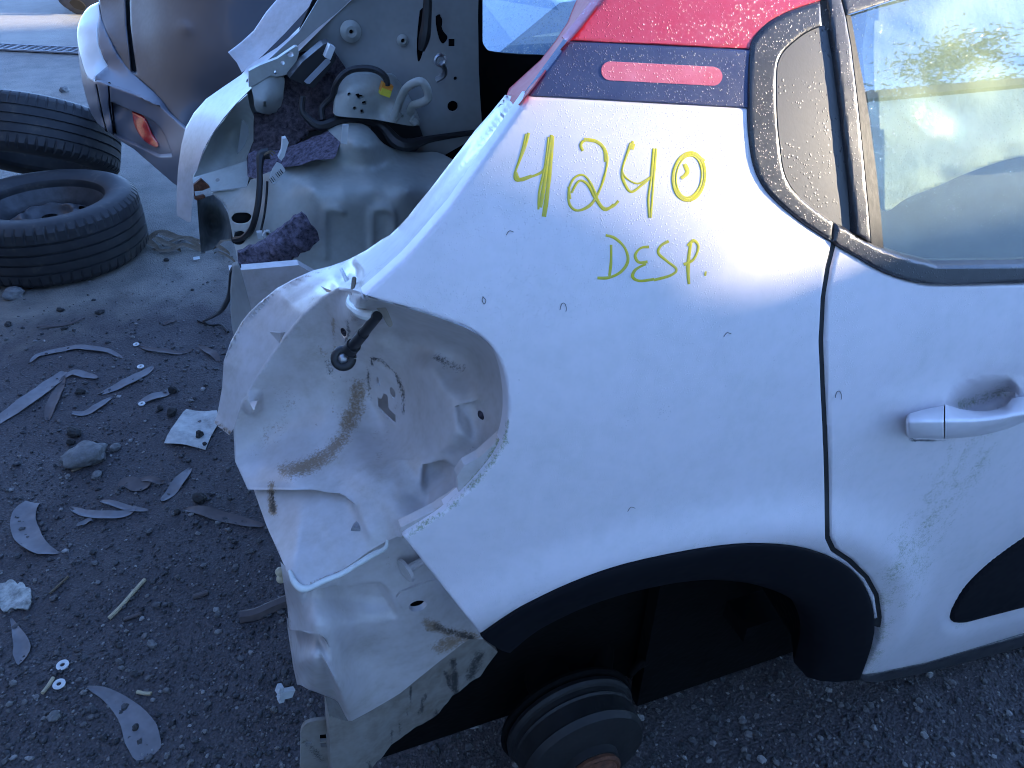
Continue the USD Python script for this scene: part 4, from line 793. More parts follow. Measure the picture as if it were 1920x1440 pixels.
obj('wiring_loom', tube([at(a, b, 1, y) for a, b, y in ((565, 215, 1.42), (568, 180, 1.43), (566, 205, 1.42), (578, 222, 1.41), (600, 236, 1.40), (640, 225, 1.40), (690, 228, 1.41), (720, 240, 1.41), (742, 265, 1.38), (765, 272, 1.37), (800, 262, 1.38), (840, 255, 1.40), (890, 248, 1.41))], [.006, .006, .007, .009, .012, .011, .010, .012, .017, .016, .010, .008, .007], 8, 3), MAT['plastic'], CAR)
obj('loom_cover', patch(b2((1120, 690), (1230, 680), (1400, 710), (1430, 800), (1380, 850), (1280, 858), (1200, 812), (1130, 740)), flat(1.43), cell=12, skirt=.04), MAT['plastic'], CAR)  # black sheet standing in for the shade under the bracket
obj('white_tape', patch(b2((968, 700), (1002, 700), (994, 812), (957, 806)), flat(1.262), cell=8, skirt=.003), MAT['label'], CAR, label='strip of white tape on the wheel housing')
# wheel housing and side floor
wh = curve([(437, 448), (428, 400), (420, 380), (398, 364), (405, 360), (463, 352), (470, 338), (533, 313), (575, 300), (623, 297), (640, 268)], 2) + curve([(613, 243), (640, 232), (680, 233), (700, 248), (720, 270), (750, 283), (787, 287), (820, 286), (850, 300)], 3) + [(880, 330), (850, 400), (760, 470), (690, 530), (560, 600), (470, 620), (462, 560), (450, 510), (442, 470)]
wh_fn = relief([(437, 448, 1.36), (420, 380, 1.44), (400, 362, 1.47), (463, 352, 1.42), (470, 340, 1.40), (540, 315, 1.36), (623, 297, 1.33), (613, 243, 1.40), (650, 234, 1.38), (690, 240, 1.38), (660, 262, 1.28), (690, 272, 1.28), (720, 275, 1.36), (787, 290, 1.40), (850, 300, 1.38), (880, 330, 1.33),
    (520, 330, 1.33), (580, 330, 1.29), (600, 338, 1.27), (660, 318, 1.285), (720, 322, 1.30), (780, 330, 1.30), (590, 352, 1.215), (640, 352, 1.205), (700, 352, 1.205), (760, 352, 1.21), (590, 372, 1.20), (700, 370, 1.195), (620, 430, 1.19), (720, 420, 1.19), (560, 380, 1.24), (545, 350, 1.29), (500, 380, 1.31), (470, 400, 1.335), (560, 440, 1.22), (500, 470, 1.26), (450, 510, 1.28), (600, 520, 1.17), (500, 590, 1.20), (690, 500, 1.17), (800, 380, 1.24), (850, 360, 1.28)], .0003)
def emboss(V):
    g = unary_union([LineString(curve([(608, 480), (608, 400), (616, 391), (628, 391), (640, 396)], 3)), LineString(curve([(697, 470), (697, 402), (704, 392), (722, 390), (734, 396), (737, 408), (736, 440)], 3))])
    d = shapely.distance(g, shapely.points(V)); return np.array([0, -1.0, 0]) * (.010 * np.exp(-(d / 6) ** 2))[:, None]
WH = obj('wheel_housing', patch(wh, wh_fn, cell=6, skirt=.004, bump=emboss, holes=(curve([(434, 409), (438, 402), (446, 399), (462, 399), (470, 403), (471, 410), (464, 418), (448, 420), (437, 416), (434, 409)], 3), curve([(440, 436), (452, 433), (462, 440), (461, 452), (450, 460), (438, 456), (440, 436)], 3))), MAT['primer'], CAR, smooth=45, mask=brush((0, [(400, 366), (420, 380)], 6, .7)), label='smooth grey wheel housing in the boot')
for pts in (curve([(434, 409), (438, 402), (446, 399), (462, 399), (470, 403), (471, 410), (464, 418), (448, 420), (437, 416), (434, 409)], 3), curve([(438, 436), (452, 432), (463, 440), (461, 452), (450, 461), (436, 456), (438, 436)], 3)):
    obj('rubber_grommet', patch(Polygon(pts).buffer(1.2), flat(1.40), cell=6, roll=5, roll_h=.012, skirt=.03), MAT['rubber'], WH)
obj('loom_branch', tube([at(a, b, 1, y) for a, b, y in ((505, 288, 1.36), (490, 292, 1.36), (487, 315, 1.34), (487, 345, 1.32), (484, 380, 1.30), (478, 410, 1.29), (470, 432, 1.30), (455, 446, 1.33), (440, 449, 1.36))], [.014, .012, .0075, .0075, .0075, .0075, .0075, .007, .007], 8, 4), MAT['plastic'], CAR)
for k, (m, pts) in enumerate((('orange', ((495, 290), (505, 286), (512, 292))), ('yellow', ((497, 288), (508, 283), (516, 288))))):
    obj('stripped_wire', tube([at(a, b, 1, 1.32) for a, b in pts], .002, 5, 4), MAT['bark'], CAR)
obj('thin_cable', tube([at(a, b, 1, 1.27) for a, b in ((501, 340), (500, 365), (496, 400), (492, 420), (488, 440))], .0028, 6, 3), MAT['plastic'], CAR)
obj('cable_plug', cat([box(at(487, 440, 1, 1.26), (.012, .012, .016)), box(at(500, 440, 1, 1.25), (.016, .010, .014), (0, .6, 0)), box(at(502, 436, 1, 1.25), (.008, .010, .010), (0, .2, 0))]), MAT['label'], CAR, smooth=False)
TAGL = obj('white_connector', patch(b2((630, 782), (650, 778), (664, 802), (655, 830), (640, 880), (622, 905), (606, 890), (625, 850)), flat(1.30), cell=8, skirt=.02), MAT['label'], CAR, label='white connector on the wiring')
TL = obj('barcode_tag', patch(b2((556, 1000), (572, 950), (598, 912), (625, 925), (646, 958), (590, 1032), (575, 1035)), flat(1.27), cell=10, skirt=.002), MAT['label'], CAR, label='paper barcode tag hanging on the wiring')
for k in range(8):
    a0, a1 = np.array([505 + k * 2.9, 336 - k * 2.6]), np.array([510 + k * 2.9, 343 - k * 2.6]) + [.5, .5]
    if k == 3: continue
    d = (a1 - a0); nrm = np.array([-d[1], d[0]]) / np.linalg.norm(d) * (.5 + .3 * (k % 2))
    obj('bar', patch([a0 - nrm, a0 + nrm, a1 + nrm, a1 - nrm], flat(1.2688), cell=10, skirt=.0008), MAT['ink'], TL, smooth=False)
# rear cross panel end and boot sill beyond the recess
obj('boot_sill', patch([(430, 508), (470, 505), (560, 497), (600, 520), (520, 560), (455, 625), (440, 560)], flat(.62, .0, .0), cell=14, skirt=.02), MAT['white_in'], CAR, mask=lambda P: np.zeros((len(P), 3)))
obj('cross_panel_end', patch(curve([(436, 500), (447, 497), (455, 520), (466, 560), (471, 588), (455, 612), (440, 632), (434, 600), (433, 550)], 3), relief([(436, 500, .50), (447, 497, .47), (466, 560, .46), (440, 630, .50), (433, 560, .52)]), cell=7, skirt=.01), MAT['primer_dark'], CAR, smooth=45, mask=None)
# roof, far flank and front closure that keep the cabin dark
xs, ys = np.linspace(.52, 3.0, 14), np.linspace(.30, 1.56, 9)
rg = [[(x, y, 1.385 + .055 * math.sin(math.pi * (y - .3) / 1.26) + .06 * math.sin(math.pi * min(1, (x - .5) / 2.4)) - .02 * (x < .6)) for y in ys] for x in xs]
obj('roof', loft(rg, False), MAT['red'], CAR, smooth=True, label='red roof panel')
obj('roof_edge', loft([[(x, .305, 1.385 + .06 * math.sin(math.pi * min(1, (x - .5) / 2.4))), (x, .25, 1.355)] for x in xs], False), MAT['red'], CAR)
obj('far_flank', cat([box((1.95, 1.76, .62), (2.7, .02, .66)), box((2.9, 1.70, 1.15), (.9, .02, .5))]), MAT['white'], CAR, mask=lambda P: np.zeros((len(P), 3)))
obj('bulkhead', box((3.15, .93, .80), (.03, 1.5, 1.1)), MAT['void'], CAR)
obj('boot_floor', box((.62, .95, .44), (1.1, 1.0, .02)), MAT['felt_dark'], CAR)

obj('insulation_felt', patch(curve([(446, 474), (500, 450), (535, 425), (567, 402), (585, 425), (600, 452), (553, 483), (507, 508), (460, 518), (448, 508)], 2), relief([(446, 474, 1.16), (500, 450, 1.14), (567, 402, 1.13), (600, 452, 1.13), (553, 483, 1.12), (507, 508, 1.13), (460, 518, 1.14), (520, 465, 1.11)]), cell=6, skirt=.015, bump=lambda V: np.array([0, 1.0, 0]) * ((meshkit.fbm(np.stack([V[:, 0] * .09, V[:, 1] * .09, 0 * V[:, 0]], 1), 4, 12) - .5) * .03)[:, None]), MAT['felt'], smooth=60, label='loose purple-grey felt sheet draped over the boot edge', category='felt sheet')
obj('loose_cable', tube([at(a, b, 1, y) for a, b, y in ((447, 498, .50), (436, 510, .52), (432, 545, .60), (425, 565, .75), (408, 588, 1.0))] + [gpt(382, 604, .006), gpt(372, 603, .006), gpt(395, 612, .006), gpt(415, 612, .008), gpt(428, 624, .008)], .0045, 6, 4), MAT['plastic'], label='thin black cable trailing from the boot edge to the ground', category='cable')

# ------------------------------------------------------------------ tyres
TR, TW = .355, .265
def tyre_mesh():
    w = TW / 2
    prof = [(.222, -w + .035), (.228, -w + .020), (.245, -w + .008), (.275, -w + .000), (.305, -w + .001), (.328, -w + .010), (.342, -w + .022), (.349, -w + .032)]
    for a in (-.06, -.02, .02, .06):
        prof += [(.3535 - abs(a) * .03, a - .005), (.345, a - .0035), (.345, a + .0035), (.3535 - abs(a) * .03, a + .005)]
    prof += [(.349, w - .032), (.342, w - .022), (.328, w - .010), (.305, w - .001), (.275, w), (.245, w - .008), (.228, w - .020), (.222, w - .035), (.215, 0), (.222, -w + .035)]
    def wob(R, Z, a):
        k = np.arange(len(a)) % 5 == 0
        for row in range(len(prof)):
            if prof[row][0] in (.342, .349): R[row, k] -= .006
        return R, Z
    return lathe(prof, 300, 'z', wob)
T1C = np.array([-.70, 2.975, .133])
T1 = thing('tyre', T1C * [1, 1, 0], 'worn tyre lying flat on a dented steel rim, below the leaning tyre', 'tyre', None)
m = tyre_mesh(); m.apply_translation(T1C); obj('tread', m, MAT['tyre'], T1, smooth=28)
RIM = obj('rim', (lambda q: (q.apply_translation(T1C), q)[1])(lathe([(.226, .075), (.232, .086), (.228, .090), (.220, .082), (.212, .060), (.200, .040), (.188, .010), (.190, -.04), (.212, -.075), (.226, -.09)], 96)), MAT['steel_wheel'], T1, smooth=40)
disc = Point(0, 0).buffer(.196, quad_segs=24)
holes = [Polygon(ellipse(.142 * math.cos(a), .142 * math.sin(a), .026, .040, math.degrees(a), 20)) for a in np.arange(8) * math.pi / 4 + .35]
disc = disc.difference(unary_union(holes)).difference(Point(0, 0).buffer(.030)).difference(unary_union([Point(.056 * math.cos(a), .056 * math.sin(a)).buffer(.0085) for a in np.arange(5) * 2 * math.pi / 5 + .3]))
B = [(x, y) for x in np.arange(-.2, .2, .01) for y in np.arange(-.2, .2, .01)]
VV, TT = [], []
for x, y in B:
    g = shapely.box(x, y, x + .01, y + .01).intersection(disc)
    for s in polys(g) if not g.is_empty else [] :
        pass
def disc_mesh(shape, cell, zf):
    V, T = [], []
    x0, y0, x1, y1 = shape.bounds; shapely.prepare(shape)
    X, Y = (a.ravel() for a in np.meshgrid(np.arange(x0, x1, cell), np.arange(y0, y1, cell)))
    for r in shapely.intersection(shapely.box(X, Y, X + cell, Y + cell), shape):
        for s in [q for q in getattr(r, 'geoms', [r]) if q.geom_type == 'Polygon' and q.area > 1e-9]:
            vv, ff = trimesh.creation.triangulate_polygon(s, engine='earcut'); k = len(V)
            V += [tuple(v) for v in vv]; T += [tuple(np.array(f) + k) for f in ff]
    V = np.array(V); _, first, inv = np.unique(np.round(V, 6), axis=0, return_index=True, return_inverse=True)
    V = V[first]; T = inv.ravel()[np.array(T)]; T = T[(T[:, 0] != T[:, 1]) & (T[:, 1] != T[:, 2]) & (T[:, 0] != T[:, 2])]
    return trimesh.Trimesh(np.column_stack([V, zf(V)]), T, process=False)
zprof = PchipInterpolator([0, .028, .034, .060, .078, .095, .125, .160, .185, .2], [.030, .030, .012, .008, .020, .046, .030, .012, -.005, -.03])
dm = disc_mesh(disc, .008, lambda V: zprof(np.hypot(V[:, 0], V[:, 1])) + .006 * np.cos(8 * (np.arctan2(V[:, 1], V[:, 0]) - .35)) * np.clip((np.hypot(V[:, 0], V[:, 1]) - .07) / .05, 0, 1) * -1)
dm.apply_translation(T1C + [0, 0, .012]); obj('wheel_disc', dm, MAT['steel_wheel'], T1, smooth=60)
T2C = np.array([-.79, 3.74, .272])
T2 = thing('tyre', T2C * [1, 1, 0], 'bare worn tyre tilted up behind the tyre that lies flat on its rim', 'tyre', None)
n_ = np.array([math.sin(.235), math.sin(.52), math.cos(.52)]); n_ /= np.linalg.norm(n_)
m = tyre_mesh(); m.apply_transform(trimesh.geometry.align_vectors([0, 0, 1], n_)); m.apply_translation(T2C)
m.apply_translation([0, 0, max(0.0, -m.bounds[0][2] - .004)]); obj('tread', m, MAT['tyre'], T2, smooth=28)

# ------------------------------------------------------------------ grey-brown estate car standing behind
def q1(*p): return [(a / 4, b / 4) for a, b in p]
SUV = thing('grey_car', (.1, 3.0, 0), 'dented dark metallic car with silver-topped grey bumper, behind the white car', 'car')
SC = [(200, 62, 3.08), (185, 8, 3.30), (217, 100, 2.95), (247, 137, 2.80), (287, 172, 2.62), (322, 217, 2.45), (347, 242, 2.35), (235, 0, 3.12), (240, 60, 2.98), (246, 120, 2.84), (285, 0, 2.90), (290, 60, 2.78), (300, 120, 2.66), (330, 180, 2.50), (340, 60, 2.62), (350, 0, 2.68), (360, 140, 2.48), (400, 60, 2.50), (420, 160, 2.38), (480, 0, 2.46), (470, 100, 2.36), (560, 20, 2.36), (240, -120, 3.20), (350, -120, 2.78), (480, -120, 2.55), (400, 240, 2.36), (460, 200, 2.30)]
sfn = relief(SC, .02)
body = q1((745, -480), (740, 30), (760, 140), (800, 250), (870, 400), (930, 485), (990, 555), (1030, 582), (1150, 690), (1220, 770), (1290, 870), (1390, 970)) + [(420, 300), (560, 200), (640, 0), (640, -120)]
seam = Polygon(q1((938, -480), (940, 0), (950, 200), (970, 380), (985, 545), (1012, 560), (1025, 545), (1000, 380), (978, 200), (972, 0), (970, -480)))
obj('body', patch(Polygon(body).difference(seam), sfn, cell=8, roll=4, roll_h=.01, skirt=.03, bump=lambda V: np.array([0, 1.0, 0]) * ((meshkit.fbm(np.stack([V[:, 0] * .014, V[:, 1] * .008, 0 * V[:, 0]], 1), 3, 21) - .5) * .012 - .012 * np.exp(-((V[:, 0] - 348) ** 2 + (V[:, 1] - 52) ** 2) / 110))[:, None]), MAT['brown_metal'], SUV, smooth=50)
obj('door_gap', patch(seam.buffer(4), lambda a, b: sfn(a, b) + np.array([0, .05, 0]), cell=12, skirt=.01), MAT['void'], SUV)
BFC = [(145, 62, 3.34), (147, 110, 3.22), (152, 150, 3.12), (160, 180, 3.05), (170, 212, 2.98), (183, 232, 2.92), (213, 256, 2.80), (250, 280, 2.66), (325, 345, 2.32), (178, 156, 2.90), (185, 200, 2.86), (200, 240, 2.80), (204, 162, 2.80), (230, 180, 2.72), (300, 200, 2.50), (330, 225, 2.36), (350, 248, 2.24), (340, 330, 2.24), (310, 290, 2.36), (270, 262, 2.54), (230, 215, 2.72), (262, 232, 2.60), (215, 255, 2.79), (218, 210, 2.80), (250, 230, 2.67), (285, 255, 2.53), (300, 285, 2.42), (270, 285, 2.58)]
bfn = relief(BFC, .0008)
face = q1((580, 250), (580, 330), (590, 440), (610, 600), (640, 720), (680, 850), (730, 930), (850, 1020), (900, 1060), (1000, 1120), (1300, 1380)) + [(360, 370), (400, 300), (352, 246)] + q1((1290, 880), (1200, 795), (1000, 705), (830, 645), (715, 600), (660, 580), (620, 470), (590, 350))
seams = unary_union([LineString(q1((722, 640), (745, 760), (770, 880), (800, 990))).buffer(1.2), LineString(q1((815, 650), (822, 780), (838, 900), (852, 1012))).buffer(1.2)])
reces = Polygon(q1((835, 770), (900, 795), (985, 835), (1080, 870), (1160, 920), (1205, 970), (1240, 1030), (1285, 1150), (1290, 1175), (1200, 1180), (1080, 1120), (870, 1022), (850, 1000)))
BMP = obj('bumper', patch(Polygon(face).difference(seams).difference(reces), bfn, cell=7, roll=3, roll_h=.008, skirt=.03), MAT['bumper'], SUV, smooth=45, label='grey plastic rear bumper')
obj('bumper_recess', patch(reces.buffer(1.5), lambda a, b: bfn(a, b) + np.array([0, .035, 0]), cell=8, skirt=.02), MAT['bumper'], BMP)
obj('bumper_backing', patch(seams.buffer(3), lambda a, b: bfn(a, b) + np.array([0, .03, 0]), cell=8, skirt=.01), MAT['void'], BMP)
refl = curve(q1((990, 850), (1060, 880), (1100, 920), (1150, 1030), (1187, 1090), (1180, 1118), (1150, 1112), (1080, 1070), (1030, 1000), (1000, 930), (990, 850)), 3)
obj('reflector', patch(refl, lambda a, b: bfn(a, b) + np.array([0, .012, 0]), cell=6, roll=3, roll_h=.01, skirt=.03), MAT['reflector'], BMP, smooth=45, label='red rear reflector')
topb = q1((740, 34), (752, 125), (735, 210), (740, 330), (780, 440), (815, 498), (720, 575), (715, 606), (830, 648), (1000, 708), (1200, 798), (1290, 885), (1390, 975), (1290, 872), (1220, 772), (1150, 692), (1030, 584), (990, 557), (870, 402), (800, 252), (760, 142))
tfn = relief([(185, 8, 3.30), (188, 31, 3.22), (184, 52, 3.16), (185, 82, 3.08), (195, 110, 3.0), (204, 124, 2.96), (180, 144, 2.91), (179, 152, 2.90), (207, 162, 2.80), (250, 177, 2.66), (300, 199, 2.50), (322, 221, 2.40), (347, 244, 2.30), (322, 217, 2.44), (287, 172, 2.62), (247, 138, 2.80), (217, 100, 2.94), (200, 63, 3.08)], .001)
obj('bumper_step', patch(Polygon(topb).buffer(.6), tfn, cell=7, skirt=.02), MAT['bumper'], BMP, smooth=50)
strip = curve(q1((740, 30), (660, 70), (600, 160), (580, 250), (590, 350), (620, 470), (660, 580), (715, 618), (720, 575), (815, 500), (780, 440), (740, 330), (735, 210), (750, 120), (740, 30)), 3)
stfn = relief([(185, 8, 3.32), (165, 18, 3.38), (150, 40, 3.36), (145, 62, 3.32), (147, 88, 3.25), (155, 118, 3.12), (165, 145, 3.0), (179, 154, 2.93), (157, 50, 3.28), (160, 90, 3.17), (172, 128, 3.03), (180, 144, 2.95), (204, 125, 2.985), (195, 110, 3.03), (185, 82, 3.10), (184, 52, 3.18), (187, 30, 3.24)], .0003)
obj('bumper_strip', patch(strip, lambda a, b: stfn(a, b) + np.array([0, -.012, .004]), cell=6, roll=3, roll_h=.006, skirt=.03), MAT['silver'], BMP, smooth=35, label='silver protector strip on the bumper top')
obj('wheel', (lambda q: (q.apply_translation((.35, 3.3, .33)), q)[1])(lathe([(0, -.1), (.2, -.1), (.3, -.11), (.33, -.06), (.33, .06), (.3, .1), (0, .1)], 48, '-y')), MAT['tyre'], SUV)
obj('underbody', box((.35, 3.75, .52), (.9, 1.0, .2)), MAT['void'], SUV)

# dark car further off, only its corner shows
BK = thing('black_car', (-.9, 9.6, 0), 'dark car corner in the distance beyond the silver-topped bumper', 'car')
def dk(p): return [(a / 4, b / 4) for a, b in p]
obj('bumper', patch(curve(dk([(425, -30), (440, 20), (500, 70), (560, 105), (610, 125), (700, 140), (800, 145)]), 3) + [(260, 0), (260, -60), (106, -60)], flat(9.0, -.15, 0, 107, 0), cell=7, roll=3, roll_h=.05, skirt=.9), MAT['bumper_dark'], BK, smooth=45)
obj('lamp', patch(curve(dk([(520, 20), (560, 60), (620, 75), (640, 50), (600, 10), (540, 0), (520, 20)]), 3), flat(8.85), cell=6, skirt=.05), MAT['void'], BK)

# blue car seen through the far window
BL = thing('blue_car', (3.0, 3.4, 0), 'blue car parked beyond, seen through the far window of the white car', 'car')
prof = Polygon([(0, .25), (0, .75), (.25, .92), (.9, .98), (1.35, 1.38), (1.9, 1.46), (2.7, 1.44), (3.5, 1.15), (3.75, .8), (3.75, .25)]).buffer(.04)
def side_solid(P, depth, y): m = trimesh.creation.extrude_polygon(P, depth, engine='earcut'); m.apply_transform([[1, 0, 0, 1.15], [0, 0, 1, y], [0, 1, 0, 0], [0, 0, 0, 1]]); return m
wells = unary_union([Point(.7, .3).buffer(.34), Point(3.0, .3).buffer(.34)])
obj('body', side_solid(prof.difference(wells), 1.6, 2.6), MAT['sky_blue_car'], BL, smooth=False)
obj('side_glass', side_solid(Polygon([(.12, .84), (.9, .92), (1.35, 1.34), (1.95, 1.40), (2.6, 1.38), (3.2, 1.1), (3.4, .84)]), .02, 2.585), plain('pale_glass', (.60, .64, .62), .15, vary=.2), BL)
for x in (.7, 3.0):
    q = lathe([(0, -.09), (.18, -.09), (.27, -.1), (.31, -.06), (.31, .06), (0, .09)], 40, '-y'); q.apply_translation((1.15 + x, 2.72, .31)); obj('wheel', q, MAT['tyre'], BL)

# ------------------------------------------------------------------ drain grate in the yard
GA, GB = ground_at(-60, 88), ground_at(260, 103)
gd = (GB - GA)[:2]; gl = np.linalg.norm(gd); gd /= gl; ang = math.atan2(gd[1], gd[0]); wv = np.array([-gd[1], gd[0]])
GR = thing('drain_grate', (*((GA + GB)[:2] / 2), 0), 'long narrow steel drain grate set across the concrete yard', 'drain grate')
def gbox(s0, s1, w0, w1, z, h):
    c = GA[:2] + gd * (s0 + s1) / 2 + wv * (w0 + w1) / 2; b = trimesh.creation.box((s1 - s0, w1 - w0, h)); b.apply_transform(trimesh.transformations.rotation_matrix(ang, [0, 0, 1])); b.apply_translation((c[0], c[1], z)); return b
W = .20
obj('channel', gbox(0, gl, -W * .5, W * .5, .006, .004), MAT['void'], GR)
for a, b in ((0, gl * .27), (gl * .275, gl)):
    obj('frame', cat([gbox(a, b, -W * .5, -W * .42, .014, .012), gbox(a, b, W * .42, W * .5, .014, .012)]), MAT['grate'], GR, smooth=False)
    for s in np.arange(a, b + .001, .066): obj('bar', gbox(s, s + .010, -W * .42, W * .42, .013, .010), MAT['grate'], GR, smooth=False)
    obj('cross_wires', cat([gbox(a, b, w, w + .004, .012, .004) for w in np.linspace(-W * .32, W * .30, 5)]), MAT['grate'], GR, smooth=False)

# ------------------------------------------------------------------ litter on the ground
def leaf(pts, w, curl=.0025, wf=None, lift=.0025):
    q = smooth_poly(pts, 6, False); P = np.array([gpt(a, b) for a, b in q]); m = len(P)
    t = np.gradient(P[:, :2], axis=0); t /= np.maximum(np.linalg.norm(t, axis=1, keepdims=True), 1e-9); n = np.stack([-t[:, 1], t[:, 0]], 1)
    s = np.linspace(0, 1, m); prof = np.sin(np.pi * np.clip(s, 0, 1)) ** .55 if wf is None else np.interp(s, *zip(*wf))
    scale = np.linalg.norm(P[m // 2] - EYE) / F
    hw = (w * scale * prof / 2 * 1.5)[:, None]
    base = P[:, 2] + lift + curl * np.sin(np.pi * s) + .003 * np.sin(s * 9 + pts[0][0])
    mk = lambda k, dz: np.column_stack([P[:, :2] + n * hw * k, base + dz])
    rows = [mk(-1, .002), mk(-.5, .0005), mk(0, -.0005), mk(.5, .001), mk(1, .0025)]
    top = loft([np.array([r[i] for r in rows]) for i in range(m)], False)
    V, T = np.array(top.vertices), np.array(top.faces); k = len(V)
    return trimesh.Trimesh(np.vstack([V, V - [0, 0, .0007]]), np.vstack([T, T[:, ::-1] + k]), process=False)
A = 'leaf_grey'; Bn = 'leaf_brown'
LEAVES = [
 ([(58, 684), (75, 670), (110, 660), (150, 656), (200, 661), (232, 674)], 9, A, 'long thin grey leaf arching along the edge of the concrete, highest on the left'),
 ([(-15, 795), (25, 772), (60, 750), (95, 722), (122, 700)], 19, A, 'broad pale grey leaf running in from the left border'),
 ([(122, 708), (108, 738), (95, 768), (88, 788)], 11, Bn, 'folded brown leaf hanging off the tip of the broad pale leaf'),
 ([(118, 712), (140, 704), (165, 707), (184, 712)], 10, A, 'short pale leaf crossing the tip of the broad pale leaf'),
 ([(186, 738), (215, 728), (245, 716), (272, 702), (289, 690)], 14, A, 'straight grey leaf pointing up to a washer, right of the broad pale leaf'),
 ([(134, 776), (160, 775), (188, 762), (210, 742)], 10, A, 'curved narrow leaf just below the straight grey leaf'),
 ([(256, 758), (285, 750), (308, 741), (322, 732)], 13, A, 'flat grey leaf with a small black clod on its end'),
 ([(262, 650), (290, 660), (330, 664), (364, 657)], 8, Bn, 'thin brown leaf curving beside the car corner, above the card'),
 ([(304, 944), (322, 925), (342, 902), (358, 878)], 14, A, 'grey leaf standing diagonal below the white card'),
 ([(130, 950), (160, 965), (205, 971), (240, 965), (256, 952)], 12, A, 'smile-shaped grey leaf in the middle of the tarmac'),
 ([(188, 942), (215, 950), (250, 958), (280, 961)], 8, A, 'narrow leaf overlapping the end of the smile-shaped leaf'),
 ([(344, 956), (385, 966), (440, 976), (496, 988)], 15, Bn, 'stiff brown strip of leaf reaching under the lamp recess'),
 ([(64, 946), (47, 965), (46, 990), (60, 1015), (82, 1033), (112, 1039)], 24, A, 'wide hooked grey leaf at the left border'),
 ([(22, 1162), (32, 1185), (43, 1215), (37, 1250)], 15, A, 'small drop-shaped leaf below the white splash'),
 ([(165, 1292), (205, 1306), (240, 1335), (262, 1370), (280, 1418)], 29, A, 'large sickle-shaped grey leaf at the bottom of the picture'),
 ([(225, 918), (240, 908), (262, 916), (285, 908)], 17, Bn, 'crumpled brown leaf above the smile-shaped leaf'),
 ([(255, 905), (275, 903), (300, 908), (306, 906)], 9, Bn, 'torn brown leaf end beside the crumpled leaf'),
 ([(70, 618), (110, 614), (140, 608), (160, 598)], 4, Bn, 'dark thread-like leaf at the edge of the dusty concrete'),
 ([(373, 648), (395, 662), (412, 678)], 9, Bn, 'rusty brown curled leaf under the car corner'),
 ([(305, 610), (320, 606), (332, 602)], 5, Bn, 'tiny dark leaf scrap near the trailing cable'),
 ([(145, 990), (160, 982), (175, 978)], 7, A, 'small bluish leaf scrap under the smile-shaped leaf')]
sick = {14: [(0, .05), (.15, .35), (.5, .75), (.8, 1.1), (.95, .9), (1, .2)], 12: [(0, .7), (.15, 1.0), (.5, 1), (.8, .6), (1, .05)], 1: [(0, .7), (.4, 1.0), (.8, .9), (1, .4)], 13: [(0, .1), (.4, .6), (.75, 1.1), (1, .1)]}
for i, (p, w, mt, lab) in enumerate(LEAVES):
    obj('fallen_leaf', leaf(p, w, wf=sick.get(i)), MAT[mt], smooth=True, label=lab, category='leaf', group='fallen leaves on the tarmac')
def stick(pts, w, mt, lab, nm='stick', cat_='stick'):
    P = [gpt(a, b, .004) for a, b in pts]; s = np.linalg.norm(P[0] - EYE) / F
    obj(nm, tube(P, w * s / 2, 7, 4), MAT[mt], label=lab, category=cat_, group='sticks and splinters on the ground')
stick([(205, 1160), (228, 1138), (252, 1112), (273, 1090)], 7, 'straw', 'pale straw-coloured splinter, the longest of the pale ones')
stick([(82, 1304), (92, 1290), (102, 1274)], 6, 'straw', 'short yellowish splinter beside the two washers')
stick([(256, 1296), (270, 1298), (283, 1299)], 6, 'straw', 'small pale chip of wood above the sickle-shaped leaf')
stick([(95, 1117), (112, 1101), (130, 1085)], 4, 'bark', 'thin dark twig right of the white splash')
stick([(450, 1156), (480, 1150), (510, 1140), (540, 1128)], [10, 17, 24, 22][2], 'leaf_brown', 'dark purplish bark piece poking from under the car corner')
stick([(362, 1120), (376, 1116), (389, 1111)], 9, 'leaf_brown', 'short reddish brown bark bit on the gravel')
stick([(135, 885), (155, 876), (170, 868)], 5, 'bark', 'thin twig lying below the pale boulder')
stick([(232, 1163), (250, 1156), (266, 1150)], 6, 'leaf_brown', 'dark splinter below the longest pale splinter')
for px, py, r, lab in ((120, 1252, 9, 'upper white washer of the pair'), (113.5, 1288, 9, 'lower white washer of the pair'), (265, 692, 5.5, 'white washer at the tip of the straight grey leaf'), (267, 761, 5.5, 'white washer under the clod-ended leaf'), (256, 648, 5, 'white washer farthest from the camera')):
    P = gpt(px, py); s = np.linalg.norm(P - EYE) / F * r
    q = lathe([(s * .38, 0), (s * .38, .0025), (s * .62, .003), (s * .66, .002), (s, .002), (s, 0)], 28); q.apply_transform(trimesh.transformations.rotation_matrix(.06, [1, .4, 0])); q.apply_translation(P + [0, 0, .006])
    obj('washer', q, MAT['washer'], smooth=30, label=lab + ', a flat ring on the tarmac', category='washer', group='white washers on the ground')
def stone(px, py, w, h, mt, lab, nm='stone', seed=0):
    P = gpt(px, py); s = np.linalg.norm(P - EYE) / F; b = trimesh.creation.icosphere(3, 1.0); v = np.array(b.vertices)
    v = v * (1 + (meshkit.fbm(v * 1.3 + seed, 3, seed + 3)[:, None] - .5) * .9); v = v * [w * s / 2, w * s / 2 * .75, h * s / 2]; b.vertices = v
    b.apply_transform(trimesh.transformations.rotation_matrix(seed * .7, [0, 0, 1])); b.apply_translation(P + [0, 0, h * s * .28])
    obj(nm, b, MAT[mt], smooth=25, label=lab, category='stone', group='loose stones')
